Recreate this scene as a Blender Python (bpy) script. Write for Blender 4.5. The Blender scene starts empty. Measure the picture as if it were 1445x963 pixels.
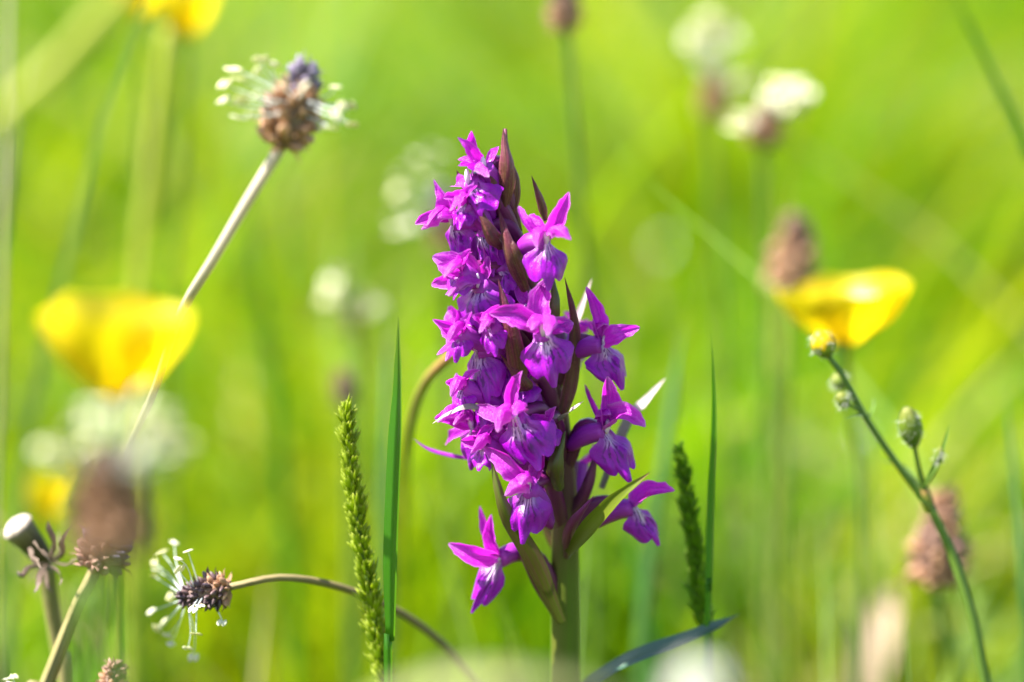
import bpy, math, random
import numpy as np
from mathutils import Vector, Matrix, Quaternion, noise as mnoise

random.seed(11)
RNG = np.random.default_rng(11)
SC = bpy.context.scene
COL = SC.collection
V = Vector

# ------------------------------------------------------------------ camera, sky, sun, exposure
FOCUS = 0.45          # metres from lens to the orchid
PITCH = math.radians(10.0)
ZC = 0.160            # height of the point in the middle of the picture, at the orchid
LENS = 100.0
CAM = V((0.0, -FOCUS * math.cos(PITCH), ZC + FOCUS * math.sin(PITCH)))
cam_data = bpy.data.cameras.new('camera')
cam = bpy.data.objects.new('camera', cam_data)
COL.objects.link(cam)
cam.location = CAM
cam.rotation_euler = (math.pi / 2 - PITCH, 0, 0)
cam_data.lens = LENS
cam_data.sensor_width = 36.0
cam_data.clip_start = 0.01
cam_data.clip_end = 600.0
cam_data.dof.use_dof = True
cam_data.dof.focus_distance = FOCUS - 0.007
cam_data.dof.aperture_fstop = 5.4
SC.camera = cam

SUN_EL = math.radians(54)
SUN_TO = V((-0.96, -0.16, 0.0)).normalized() * math.cos(SUN_EL) + V((0, 0, math.sin(SUN_EL)))
world = bpy.data.worlds.new('World')
SC.world = world
world.use_nodes = True
wn = world.node_tree
sky = wn.nodes.new('ShaderNodeTexSky')
sky.sky_type = 'NISHITA'
sky.sun_disc = False
sky.sun_elevation = SUN_EL
sky.sun_rotation = math.atan2(SUN_TO.x, SUN_TO.y)
wn.links.new(sky.outputs[0], wn.nodes['Background'].inputs[0])
wn.nodes['Background'].inputs[1].default_value = 0.085
sun_data = bpy.data.lights.new('sun', 'SUN')
sun = bpy.data.objects.new('sun', sun_data)
COL.objects.link(sun)
sun.location = (0, 0, 5)
sun.rotation_euler = SUN_TO.to_track_quat('Z', 'Y').to_euler()
sun_data.energy = 5.0
sun_data.angle = math.radians(0.5)
sun_data.color = (1.0, 0.955, 0.88)
SC.view_settings.view_transform = 'Standard'
SC.view_settings.look = 'None'
SC.view_settings.gamma = 1.0
SC.view_settings.use_curve_mapping = False
SC.view_settings.exposure = 2.12
SC.render.engine = 'CYCLES'
SC.cycles.use_denoising = True
SC.cycles.max_bounces = 5
SC.cycles.transmission_bounces = 4
SC.cycles.diffuse_bounces = 3
SC.cycles.caustics_reflective = False
SC.cycles.caustics_refractive = False
SC.cycles.sample_clamp_indirect = 6.0


# ------------------------------------------------------------------ geometry helpers
FWD = V((0, math.cos(PITCH), -math.sin(PITCH)))
UPV = V((0, math.sin(PITCH), math.cos(PITCH)))


def depth(d):
    """measured depth in mm; things well off the orchid's plane stand a little further off"""
    k = min(1.0, max(0.0, (abs(d) - 18.0) / 45.0))
    return d * (1 + 0.52 * k * k * (3 - 2 * k)) * 0.001


def P(px, py, d=0.0):
    """World point seen at photo pixel (px, py) lying d millimetres behind the orchid's plane (y = 0)."""
    k = 36.0 / LENS / 1445.0
    r = FWD + V((1, 0, 0)) * ((px - 722.5) * k) + UPV * ((481.5 - py) * k)
    return CAM + r * ((depth(d) - CAM.y) / r.y)


def PXM(d=0.0):
    """metres per photo pixel at that depth"""
    return (depth(d) - CAM.y) * 36.0 / LENS / 1445.0


def path(pts, n):
    """Catmull-Rom through pts, n samples"""
    pts = [V(p) for p in pts]
    if len(pts) == 2:
        return [pts[0].lerp(pts[1], i / (n - 1)) for i in range(n)]
    q = [pts[0] * 2 - pts[1]] + pts + [pts[-1] * 2 - pts[-2]]
    m = len(pts) - 1
    out = []
    for i in range(n):
        t = i / (n - 1) * m
        k = min(int(t), m - 1)
        f = t - k
        a, b, c, d = q[k], q[k + 1], q[k + 2], q[k + 3]
        out.append(0.5 * ((2 * b) + (c - a) * f + (2 * a - 5 * b + 4 * c - d) * f * f + (3 * b - a - 3 * c + d) * f ** 3))
    return out


def lerpk(keys, t):
    """piecewise-linear (smoothed) over keys [(t, value)]"""
    if t <= keys[0][0]:
        return keys[0][1]
    for (a, x), (b, y) in zip(keys, keys[1:]):
        if t <= b:
            f = (t - a) / (b - a)
            f = f * f * (3 - 2 * f)
            return x + (y - x) * f
    return keys[-1][1]


def origin_of(o):
    w = V((0, 0, 0))
    while o is not None:
        w = w + o.location
        o = o.parent
    return w


def perp(axis, hint):
    n = hint - axis * hint.dot(axis)
    if n.length < 1e-6:
        n = axis.orthogonal()
    return n.normalized()


class MB:
    def __init__(self):
        self.v, self.f, self.uv = [], [], []

    def grid(self, rows, uvs, close=False):
        b = len(self.v)
        n = len(rows[0])
        for r, u in zip(rows, uvs):
            self.v += r
            self.uv += u
        for i in range(len(rows) - 1):
            for j in range(n if close else n - 1):
                k = (j + 1) % n
                self.f.append((b + i * n + j, b + i * n + k, b + (i + 1) * n + k, b + (i + 1) * n + j))
        return b

    def tube(self, pts, radii, n=8, cap=True, ridge=0.0):
        rows, uvs = [], []
        m = len(pts)
        ref = None
        for i, p in enumerate(pts):
            t = (pts[min(i + 1, m - 1)] - pts[max(i - 1, 0)]).normalized()
            ref = perp(t, ref if ref is not None else V((0.3, -1, 0.2)))
            s = t.cross(ref)
            r = radii(i / (m - 1)) if callable(radii) else radii
            row = []
            for j in range(n):
                a = 2 * math.pi * j / n
                rr = r * (1 + (ridge if j % 2 else -ridge))
                row.append(p + ref * (math.cos(a) * rr) + s * (math.sin(a) * rr))
            rows.append(row)
            uvs.append([(i / (m - 1), j / n) for j in range(n)])
        b = self.grid(rows, uvs, True)
        if cap:
            self.f.append(tuple(range(b + n - 1, b - 1, -1)))
            e = b + (m - 1) * n
            self.f.append(tuple(range(e, e + n)))
        return self

    def pod(self, a, b, prof, n=7, rings=6, hint=V((0, -1, 0)), flat=1.0):
        """closed spindle from a to b; prof(u) gives its radius"""
        ax = b - a
        x = perp(ax.normalized(), hint)
        s = ax.normalized().cross(x)
        rows, uvs = [], []
        for i in range(rings):
            u = i / (rings - 1)
            r = prof(u)
            rows.append([a + ax * u + x * (math.cos(2 * math.pi * j / n) * r * flat) + s * (math.sin(2 * math.pi * j / n) * r) for j in range(n)])
            uvs.append([(u, j / n) for j in range(n)])
        k = self.grid(rows, uvs, True)
        self.f.append(tuple(range(k + n - 1, k - 1, -1)))
        e = k + (rings - 1) * n
        self.f.append(tuple(range(e, e + n)))
        return self

    def sheet(self, pts, width, nrm, cup=0.0, nv=7, twist=0.0, wav=0.0, seed=0.0, rag=0.0):
        """a leaf or petal along pts: width(u) full width, nrm the side it shows, cup>0 lifts its edges towards nrm"""
        m = len(pts)
        rows, uvs = [], []
        for i, p in enumerate(pts):
            u = i / (m - 1)
            t = (pts[min(i + 1, m - 1)] - pts[max(i - 1, 0)]).normalized()
            nn = perp(t, nrm)
            if twist:
                nn = Quaternion(t, twist * u) @ nn
            s = nn.cross(t)
            hw0 = width(u) / 2
            row, uvr = [], []
            for j in range(nv):
                v = 2 * j / (nv - 1) - 1
                hw = hw0 * (1 + rag * mnoise.noise(V((u * 7 + seed, 9.0 if v > 0 else 2.0, seed)))) if rag else hw0
                c = cup(u) if callable(cup) else cup
                w = wav * hw * mnoise.noise(V((u * 3 + seed, v * 1.5, seed * 1.7))) if wav else 0.0
                row.append(p + s * (hw * v * (1 - 0.18 * abs(c) * v * v)) + nn * (hw * c * v * v + w))
                uvr.append((u, j / (nv - 1)))
            rows.append(row)
            uvs.append(uvr)
        self.grid(rows, uvs)
        return self

    def mesh(self, name, org=V((0, 0, 0)), smooth=True):
        me = bpy.data.meshes.new(name)
        me.from_pydata([tuple(p - org) for p in self.v], [], self.f)
        uvl = me.uv_layers.new(name='UVMap')
        li = np.empty(len(me.loops), dtype=np.int32)
        me.loops.foreach_get('vertex_index', li)
        uvl.data.foreach_set('uv', np.array(self.uv, dtype=np.float32)[li].ravel())
        if smooth:
            me.polygons.foreach_set('use_smooth', [True] * len(me.polygons))
        me.update()
        return me

    def build(self, name, mat, parent=None, smooth=True):
        me = self.mesh(name, origin_of(parent), smooth)
        me.materials.append(mat)
        return link(name, me, parent)


def link(name, me, parent=None):
    o = bpy.data.objects.new(name, me)
    COL.objects.link(o)
    o.parent = parent
    return o


def thing(name, label, cat, loc, group=None):
    o = bpy.data.objects.new(name, None)
    COL.objects.link(o)
    o.empty_display_size = 0.01
    o.location = loc
    return tag(o, label, cat, group)


def tag(o, label=None, cat=None, group=None, kind=None):
    for k, x in (('label', label), ('category', cat), ('group', group), ('kind', kind)):
        if x:
            o[k] = x
    return o


def empty(name, parent):
    o = bpy.data.objects.new(name, None)
    COL.objects.link(o)
    o.empty_display_size = 0.003
    o.parent = parent
    return o


def place(name, me, parent, root, at, zdir, scale=1.0, roll=0.0):
    """an object sharing mesh me, its +Z along zdir, at a world point"""
    o = link(name, me, parent)
    o.location = at - origin_of(root)
    q = zdir.normalized().to_track_quat('Z', 'Y') @ Quaternion((0, 0, 1), roll)
    o.rotation_euler = q.to_euler()
    o.scale = (scale, scale, scale) if not isinstance(scale, tuple) else scale
    return o


# ------------------------------------------------------------------ materials
class NT:
    def __init__(self, name):
        self.m = bpy.data.materials.new(name)
        self.m.use_nodes = True
        self.t = self.m.node_tree
        self.t.nodes.clear()
        self.out = self.t.nodes.new('ShaderNodeOutputMaterial')
        self._uv = None

    def n(self, typ, **kw):
        x = self.t.nodes.new(typ)
        for k, v in kw.items():
            if k.startswith('i_'):
                self.set(x.inputs[k[2:].replace('_', ' ')], v)
            else:
                setattr(x, k, v)
        return x

    def set(self, sock, v):
        if isinstance(v, bpy.types.NodeSocket):
            self.t.links.new(v, sock)
        elif isinstance(v, (tuple, list)) and len(v) == 3 and sock.type == 'RGBA':
            sock.default_value = (*v, 1)
        else:
            sock.default_value = v

    def uv(self):
        if self._uv is None:
            s = self.n('ShaderNodeSeparateXYZ')
            a = self.n('ShaderNodeUVMap', uv_map='UVMap')
            self.t.links.new(a.outputs[0], s.inputs[0])
            self._uv = (s.outputs[0], s.outputs[1], a.outputs[0])
        return self._uv

    def math(self, op, a, b=0.0, clamp=False):
        x = self.n('ShaderNodeMath', operation=op, use_clamp=clamp)
        self.set(x.inputs[0], a)
        self.set(x.inputs[1], b)
        return x.outputs[0]

    def mix(self, f, a, b, blend='MIX'):
        x = self.n('ShaderNodeMix', data_type='RGBA', blend_type=blend)
        self.set(x.inputs[0], f)
        self.set(x.inputs[6], a)
        self.set(x.inputs[7], b)
        return x.outputs[2]

    def ramp(self, f, stops, interp='LINEAR'):
        x = self.n('ShaderNodeValToRGB')
        x.color_ramp.interpolation = interp
        e = x.color_ramp.elements
        while len(e) < len(stops):
            e.new(0.5)
        for k, (p, c) in zip(e, stops):
            k.position = p
            k.color = (c, c, c, 1) if isinstance(c, (int, float)) else (*c, 1)
        self.set(x.inputs[0], f)
        return x.outputs[0]

    def noise(self, vec=None, scale=5.0, detail=3.0, rough=0.55):
        x = self.n('ShaderNodeTexNoise')
        x.inputs['Scale'].default_value = scale
        x.inputs['Detail'].default_value = detail
        x.inputs['Roughness'].default_value = rough
        if vec is not None:
            self.set(x.inputs['Vector'], vec)
        return x.outputs['Fac']

    def scaled_uv(self, sx, sy, off=None):
        u, v, _ = self.uv()
        c = self.n('ShaderNodeCombineXYZ')
        self.set(c.inputs[0], self.math('MULTIPLY', u, sx))
        self.set(c.inputs[1], self.math('MULTIPLY', v, sy))
        if off is not None:
            self.set(c.inputs[2], off)
        return c.outputs[0]

    def rnd(self):
        return self.n('ShaderNodeObjectInfo').outputs['Random']

    def obj(self):
        return self.n('ShaderNodeTexCoord').outputs['Object']

    def finish(self, color, rough=0.5, trans=0.0, tcolor=None, spec=0.5, bump=None, bump_d=0.0002, bump_s=0.4, coat=0.0, sheen=0.0):
        p = self.n('ShaderNodeBsdfPrincipled')
        self.set(p.inputs['Base Color'], color)
        self.set(p.inputs['Roughness'], rough)
        p.inputs['Specular IOR Level'].default_value = spec
        p.inputs['Coat Weight'].default_value = coat
        p.inputs['Coat Roughness'].default_value = 0.25
        p.inputs['Sheen Weight'].default_value = sheen
        if bump is not None:
            b = self.n('ShaderNodeBump')
            b.inputs['Distance'].default_value = bump_d
            b.inputs['Strength'].default_value = bump_s
            self.set(b.inputs['Height'], bump)
            self.t.links.new(b.outputs[0], p.inputs['Normal'])
        sh = p.outputs[0]
        if trans:
            tr = self.n('ShaderNodeBsdfTranslucent')
            self.set(tr.inputs['Color'], tcolor if tcolor is not None else color)
            mx = self.n('ShaderNodeMixShader')
            self.set(mx.inputs[0], trans)
            self.t.links.new(sh, mx.inputs[1])
            self.t.links.new(tr.outputs[0], mx.inputs[2])
            sh = mx.outputs[0]
        self.t.links.new(sh, self.out.inputs['Surface'])
        return self.m


M = {}


def mat_petal():
    t = NT('orchid_petal')
    u, v, _ = t.uv()
    veins = t.noise(t.scaled_uv(1.3, 13, t.math('MULTIPLY', t.rnd(), 40)), 1.0, 3)
    fine = t.noise(t.obj(), 4200, 2)
    c = t.ramp(u, [(0.0, (0.60, 0.24, 0.58)), (0.16, (0.60, 0.034, 0.56)), (0.75, (0.55, 0.016, 0.53)), (0.92, (0.60, 0.10, 0.63)), (1.0, (0.76, 0.42, 0.78))])
    c = t.mix(t.math('MULTIPLY', t.ramp(veins, [(0.42, 0.0), (0.62, 1.0)]), 0.75), c, (0.24, 0.001, 0.34))
    c = t.mix(t.math('MULTIPLY', t.ramp(fine, [(0.52, 0.0), (0.7, 1.0)]), 0.22), c, (0.72, 0.30, 0.74))  # pale specks: glitter of the lit petals painted into the colour
    ed = t.math('ABSOLUTE', t.math('SUBTRACT', v, 0.5))
    c = t.mix(t.ramp(t.math('ADD', ed, t.math('MULTIPLY', veins, 0.12)), [(0.46, 0.0), (0.58, 0.55)]), c, (0.74, 0.34, 0.74))
    c = t.mix(t.math('MULTIPLY', t.rnd(), 0.35), c, (0.38, 0.004, 0.52))
    return t.finish(c, 0.36, 0.40, t.mix(0.6, c, (0.97, 0.008, 0.80)), 0.5, t.math('ADD', veins, t.math('MULTIPLY', fine, 0.7)), 0.00025, 1.0)


def mat_lip():
    t = NT('orchid_lip')
    u, v, _ = t.uv()
    off = t.math('MULTIPLY', t.rnd(), 50)
    w = t.noise(t.scaled_uv(3.0, 3.0, off), 1.0, 2)
    ve = t.noise(t.scaled_uv(1.2, 15, off), 1.0, 2)
    fine = t.noise(t.obj(), 4200, 2)
    base = t.ramp(t.math('ADD', u, t.math('MULTIPLY', t.math('SUBTRACT', w, 0.5), 0.35)),
                  [(0.06, (0.80, 0.70, 0.80)), (0.30, (0.70, 0.48, 0.72)), (0.44, (0.33, 0.006, 0.42)), (1.0, (0.30, 0.003, 0.42))])  # purple darker than the petals: shade on hanging lips put into the colour
    base = t.mix(t.ramp(t.math('ABSOLUTE', t.math('SUBTRACT', v, 0.5)), [(0.20, 0.0), (0.40, 0.85)]), base, (0.28, 0.002, 0.37))
    # dark loops and dashes fanning out from the throat
    wob = t.math('ADD', v, t.math('MULTIPLY', t.math('SUBTRACT', w, 0.5), 0.16))
    sn = t.math('ABSOLUTE', t.math('SINE', t.math('MULTIPLY', wob, 24.0)))
    dash = t.noise(t.scaled_uv(11, 22, off), 1.0, 1)
    line = t.math('MULTIPLY', t.ramp(sn, [(0.62, 0.0), (0.9, 1.0)]), t.ramp(dash, [(0.38, 0.0), (0.54, 1.0)]))
    mask = t.math('MULTIPLY', t.ramp(u, [(0.06, 0.0), (0.13, 1.0), (0.60, 1.0), (0.82, 0.0)]),
                  t.ramp(t.math('ABSOLUTE', t.math('SUBTRACT', v, 0.5)), [(0.28, 1.0), (0.42, 0.0)]))
    c = t.mix(t.math('MULTIPLY', t.ramp(ve, [(0.4, 0.0), (0.7, 1.0)]), 0.7), base, (0.15, 0.001, 0.26))
    c = t.mix(t.math('MULTIPLY', line, mask), c, (0.05, 0.001, 0.09))
    c = t.mix(t.math('MULTIPLY', t.rnd(), 0.25), c, (0.27, 0.003, 0.40), 'MIX')
    return t.finish(c, 0.30, 0.22, t.mix(0.4, c, (0.60, 0.002, 0.62)), 0.35, t.math('ADD', t.math('MULTIPLY', ve, 1.4), fine), 0.00016, 0.7)


def mat_leaf(name, stops, streak, trans=0.4, rough=0.42, tint=None, rndmix=0.25, scale=(3, 34), bump=0.5, tmul=None, spec=0.3, speck=None):
    """leaf-like surface: colour along u by stops, streaks along its length"""
    t = NT(name)
    u, v, _ = t.uv()
    s = t.noise(t.scaled_uv(scale[0], scale[1], t.math('MULTIPLY', t.rnd(), 60)), 1.0, 4)
    c = t.ramp(u, stops)
    c = t.mix(t.math('MULTIPLY', t.ramp(s, [(0.35, 0.0), (0.68, 1.0)]), 0.55), c, streak)
    if speck:
        f = t.noise(t.obj(), 1900, 2)
        c = t.mix(t.math('MULTIPLY', t.ramp(f, [(0.52, 0.0), (0.72, 1.0)]), 0.5), c, speck)
    if tint:
        c = t.mix(t.math('MULTIPLY', t.rnd(), rndmix), c, tint)
    return t.finish(c, rough, trans, t.mix(0.6, c, tmul) if tmul else None, spec, s, 0.00015, bump)


def mat_bract():
    t = NT('orchid_bract')
    u, v, _ = t.uv()
    off = t.math('MULTIPLY', t.rnd(), 60)
    s = t.noise(t.scaled_uv(0.9, 12, off), 1.0, 3)
    b = t.noise(t.scaled_uv(3, 3, off), 1.0, 2)
    f = t.noise(t.obj(), 2200, 2)
    e = t.math('ABSOLUTE', t.math('SUBTRACT', v, 0.5))
    c = t.mix(t.ramp(b, [(0.35, 0.0), (0.65, 1.0)]), (0.14, 0.075, 0.024), (0.17, 0.018, 0.055))
    c = t.mix(t.ramp(u, [(0.55, 0.0), (1.0, 0.8)]), c, (0.25, 0.028, 0.085))
    c = t.mix(t.ramp(e, [(0.34, 0.0), (0.5, 0.85)]), c, (0.30, 0.05, 0.13))
    c = t.mix(t.math('MULTIPLY', t.ramp(s, [(0.4, 0.0), (0.65, 1.0)]), 0.75), c, (0.055, 0.012, 0.020))
    c = t.mix(t.math('MULTIPLY', t.ramp(f, [(0.5, 0.0), (0.75, 1.0)]), 0.25), c, (0.27, 0.16, 0.08))
    return t.finish(c, 0.36, 0.2, None, 0.45, t.math('ADD', s, t.math('MULTIPLY', f, 0.3)), 0.0005, 1.0)


def make_materials():
    M['petal'] = mat_petal()
    M['lip'] = mat_lip()
    M['bract'] = mat_bract()
    M['bract_green'] = mat_leaf('green_bract', [(0.0, (0.07, 0.06, 0.012)), (0.35, (0.14, 0.17, 0.012)), (0.85, (0.16, 0.21, 0.012)), (1.0, (0.25, 0.10, 0.07))], (0.08, 0.12, 0.008), 0.5, 0.4, scale=(0.6, 11))
    M['bract_olive'] = mat_leaf('olive_bract', [(0.0, (0.07, 0.11, 0.006)), (0.3, (0.065, 0.060, 0.010)), (0.7, (0.075, 0.105, 0.008)), (1.0, (0.11, 0.17, 0.012))], (0.11, 0.022, 0.045), 0.2, 0.34, scale=(0.6, 11), bump=1.0, spec=0.45)
    M['bract_pale'] = mat_leaf('pale_bract', [(0.0, (0.10, 0.11, 0.07)), (0.45, (0.16, 0.17, 0.14)), (0.55, (0.62, 0.48, 0.52)), (1.0, (0.68, 0.52, 0.52))], (0.5, 0.3, 0.4), 0.3, 0.45)  # outer half much paler: sunlight on the tip put into the colour
    M['ovary'] = mat_leaf('orchid_ovary', [(0.0, (0.085, 0.05, 0.03)), (0.45, (0.11, 0.012, 0.06)), (1.0, (0.17, 0.012, 0.14))], (0.06, 0.008, 0.035), 0.0, 0.32)
    M['spur'] = mat_leaf('orchid_spur', [(0.0, (0.44, 0.05, 0.50)), (1.0, (0.30, 0.012, 0.40))], (0.24, 0.006, 0.33), 0.25, 0.38)
    M['column'] = mat_leaf('orchid_column', [(0, (0.72, 0.55, 0.74)), (1, (0.86, 0.80, 0.86))], (0.66, 0.40, 0.70), 0.2, 0.3)
    M['stem'] = mat_leaf('orchid_stem', [(0.0, (0.06, 0.13, 0.006)), (0.29, (0.065, 0.115, 0.004)), (0.34, (0.07, 0.060, 0.012)), (0.41, (0.08, 0.026, 0.03)), (1.0, (0.12, 0.012, 0.055))], (0.09, 0.055, 0.02), 0.0, 0.5, scale=(1.2, 14), bump=0.3, spec=0.2)
    M['blade'] = mat_leaf('grass_blade_green', [(0, (0.04, 0.16, 0.006)), (0.8, (0.045, 0.17, 0.006)), (1, (0.16, 0.22, 0.02))], (0.03, 0.12, 0.005), 0.38, 0.36, scale=(1.5, 40), tmul=(0.16, 0.36, 0.01), speck=(0.05, 0.17, 0.02))
    M['blade_glaucous'] = mat_leaf('grass_blade_glaucous', [(0, (0.08, 0.19, 0.03)), (1, (0.10, 0.22, 0.06))], (0.07, 0.16, 0.04), 0.4, 0.35, scale=(1.5, 30), spec=0.5)
    M['blade_pale'] = mat_leaf('pale_grass_stem', [(0, (0.36, 0.42, 0.04)), (1, (0.46, 0.47, 0.07))], (0.34, 0.38, 0.04), 0.35, 0.5)
    M['blade_blue'] = mat_leaf('blue_green_leaf', [(0, (0.05, 0.10, 0.06)), (1, (0.035, 0.09, 0.04))], (0.03, 0.065, 0.05), 0.2, 0.25, scale=(1.5, 30), spec=0.9)
    M['stalk'] = mat_leaf('green_stalk', [(0, (0.10, 0.17, 0.02)), (1, (0.10, 0.18, 0.03))], (0.06, 0.11, 0.015), 0.12, 0.5, scale=(10, 8))
    M['stalk_tan'] = mat_leaf('tan_stalk', [(0, (0.12, 0.18, 0.02)), (0.5, (0.30, 0.30, 0.12)), (0.7, (0.58, 0.51, 0.40)), (1, (0.62, 0.53, 0.42))], (0.46, 0.38, 0.28), 0.3, 0.6, scale=(14, 9), bump=0.8)
    M['stalk_olive'] = mat_leaf('olive_stalk', [(0, (0.17, 0.18, 0.05)), (1, (0.30, 0.23, 0.11))], (0.13, 0.10, 0.035), 0.15, 0.6, scale=(14, 9), bump=0.8)
    M['stalk_brown'] = mat_leaf('brown_stalk', [(0, (0.16, 0.24, 0.02)), (0.7, (0.20, 0.20, 0.03)), (0.85, (0.30, 0.17, 0.05)), (1, (0.30, 0.17, 0.05))], (0.17, 0.12, 0.03), 0.15, 0.6, scale=(14, 9))
    M['floret_tan'] = mat_leaf('tan_floret', [(0, (0.40, 0.22, 0.12)), (0.6, (0.62, 0.37, 0.22)), (1, (0.70, 0.48, 0.31))], (0.40, 0.20, 0.10), 0.35, 0.6, tint=(0.34, 0.17, 0.10), rndmix=0.6, scale=(6, 9))
    M['floret_dark'] = mat_leaf('dark_floret', [(0, (0.05, 0.03, 0.03)), (1, (0.085, 0.06, 0.085))], (0.035, 0.02, 0.025), 0.1, 0.4, tint=(0.17, 0.10, 0.09), rndmix=0.8, scale=(6, 9))
    M['floret_mauve'] = mat_leaf('mauve_floret', [(0, (0.18, 0.13, 0.16)), (1, (0.38, 0.33, 0.45))], (0.16, 0.11, 0.17), 0.2, 0.5, tint=(0.24, 0.20, 0.32), rndmix=0.7, scale=(6, 9))
    M['floret_brown'] = mat_leaf('brown_floret', [(0, (0.26, 0.14, 0.10)), (1, (0.48, 0.30, 0.22))], (0.22, 0.11, 0.08), 0.15, 0.6, tint=(0.22, 0.12, 0.10), rndmix=0.6, scale=(6, 9))
    M['core'] = mat_leaf('flower_head_core', [(0, (0.22, 0.14, 0.08)), (1, (0.14, 0.09, 0.08))], (0.10, 0.06, 0.05), 0.0, 0.7)
    M['anther'] = mat_leaf('cream_anther', [(0, (0.60, 0.58, 0.28)), (1, (0.66, 0.63, 0.36))], (0.54, 0.52, 0.20), 0.3, 0.5, tint=(0.74, 0.72, 0.60), rndmix=0.7, scale=(2, 4))
    M['filament'] = mat_leaf('white_filament', [(0, (0.80, 0.82, 0.82)), (1, (0.74, 0.80, 0.70))], (0.7, 0.76, 0.76), 0.45, 0.35)
    M['yellow'] = mat_leaf('buttercup_petal', [(0, (0.64, 0.46, 0.003)), (0.4, (0.72, 0.56, 0.003)), (1, (0.74, 0.60, 0.004))], (0.68, 0.52, 0.003), 0.58, 0.38, scale=(1.2, 20), spec=0.7, bump=0.2)
    M['yellow_stamen'] = mat_leaf('buttercup_stamen', [(0, (0.6, 0.5, 0.03)), (1, (0.8, 0.55, 0.02))], (0.7, 0.45, 0.01), 0.2, 0.5)
    M['bud'] = mat_leaf('green_bud', [(0, (0.08, 0.16, 0.012)), (0.7, (0.15, 0.23, 0.02)), (1, (0.26, 0.27, 0.06))], (0.11, 0.13, 0.02), 0.3, 0.45, scale=(4, 9))
    M['hair'] = mat_leaf('white_plant_hair', [(0, (0.6, 0.65, 0.5)), (1, (0.8, 0.8, 0.75))], (0.7, 0.7, 0.6), 0.4, 0.4)
    M['spikelet'] = mat_leaf('grass_spikelet', [(0, (0.28, 0.42, 0.004)), (0.6, (0.42, 0.54, 0.006)), (1, (0.68, 0.66, 0.16))], (0.24, 0.38, 0.004), 0.5, 0.45, tint=(0.22, 0.30, 0.02), rndmix=0.6, scale=(2, 9), tmul=(0.35, 0.45, 0.02))
    M['spikelet_dark'] = mat_leaf('green_spikelet', [(0, (0.15, 0.34, 0.006)), (0.7, (0.22, 0.42, 0.008)), (1, (0.44, 0.54, 0.06))], (0.12, 0.28, 0.006), 0.5, 0.45, tint=(0.10, 0.22, 0.02), rndmix=0.6, scale=(2, 9))
    M['white_petal'] = mat_leaf('clover_floret', [(0, (0.62, 0.66, 0.40)), (0.5, (0.80, 0.79, 0.70)), (1, (0.84, 0.83, 0.78))], (0.72, 0.70, 0.58), 0.35, 0.5)
    M['cream_leaf'] = mat_leaf('cream_leaf', [(0, (0.34, 0.36, 0.13)), (1, (0.44, 0.42, 0.20))], (0.34, 0.34, 0.14), 0.35, 0.5)
    M['pink_leaf'] = mat_leaf('withered_leaf', [(0, (0.34, 0.36, 0.17)), (0.4, (0.44, 0.32, 0.23)), (1, (0.42, 0.28, 0.20))], (0.38, 0.26, 0.18), 0.3, 0.6)
    M['receptacle'] = mat_leaf('spent_flower_disc', [(0, (0.34, 0.27, 0.19)), (1, (0.56, 0.50, 0.44))], (0.28, 0.21, 0.15), 0.1, 0.9, scale=(16, 40), bump=1.0)
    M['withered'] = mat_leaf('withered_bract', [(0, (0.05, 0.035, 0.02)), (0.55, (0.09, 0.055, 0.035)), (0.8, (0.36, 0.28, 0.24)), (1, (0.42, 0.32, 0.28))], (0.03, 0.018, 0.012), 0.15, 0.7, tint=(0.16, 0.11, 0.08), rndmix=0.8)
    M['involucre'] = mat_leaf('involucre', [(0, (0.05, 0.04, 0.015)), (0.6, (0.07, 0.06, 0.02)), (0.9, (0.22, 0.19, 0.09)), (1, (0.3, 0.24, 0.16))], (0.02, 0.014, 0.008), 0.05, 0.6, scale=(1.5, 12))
    # meadow grass: one colour per blade from the attribute
    t = NT('meadow_grass')
    a = t.n('ShaderNodeAttribute', attribute_name='tone')
    c = a.outputs['Color']
    M['grass'] = t.finish(c, 0.55, 0.5, t.mix(0.35, c, (0.30, 0.46, 0.001)), 0.1)
    t = NT('meadow_ground')
    o = t.n('ShaderNodeTexCoord').outputs['Object']
    n1 = t.noise(o, 7, 5)
    n2 = t.noise(o, 60, 4)
    c = t.ramp(n1, [(0.3, (0.08, 0.15, 0.006)), (0.7, (0.16, 0.21, 0.010))])
    c = t.mix(t.ramp(n2, [(0.45, 0.0), (0.7, 0.6)]), c, (0.11, 0.085, 0.04))
    M['ground'] = t.finish(c, 0.9, bump=n2, bump_d=0.02, bump_s=0.6)


make_materials()


# ------------------------------------------------------------------ the setting: ground and meadow grass
def make_ground():
    n = 60
    R = 260.0
    mb = MB()
    rows, uvs = [], []
    for i in range(n + 1):
        r = R * (i / n) ** 3.2
        row = []
        for j in range(64):
            a = 2 * math.pi * j / 64
            x, y = r * math.cos(a), r * math.sin(a)
            z = -0.004 + 0.010 * mnoise.noise(V((x * 2.2, y * 2.2, 1.3))) * min(1, r / 0.3) + min(0.6, 0.02 * r) * mnoise.noise(V((x * 0.05, y * 0.05, 4.0)))
            row.append(V((x, y, z)))
        rows.append(row)
        uvs.append([(i / n, j / 64) for j in range(64)])
    mb.grid(rows, uvs, True)
    tag(mb.build('ground', M['ground']), kind='structure')


def patch(x, y, k):
    r = np.random.default_rng(100 + k)
    out = np.zeros_like(x)
    for i in range(7):
        f = r.uniform(18, 60) if i < 5 else r.uniform(60, 120)
        a = r.uniform(0, 6.283)
        out += np.sin(f * (np.cos(a) * x + 0.22 * np.sin(a) * y) + r.uniform(0, 6.283))
    return out / 2.2


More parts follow.
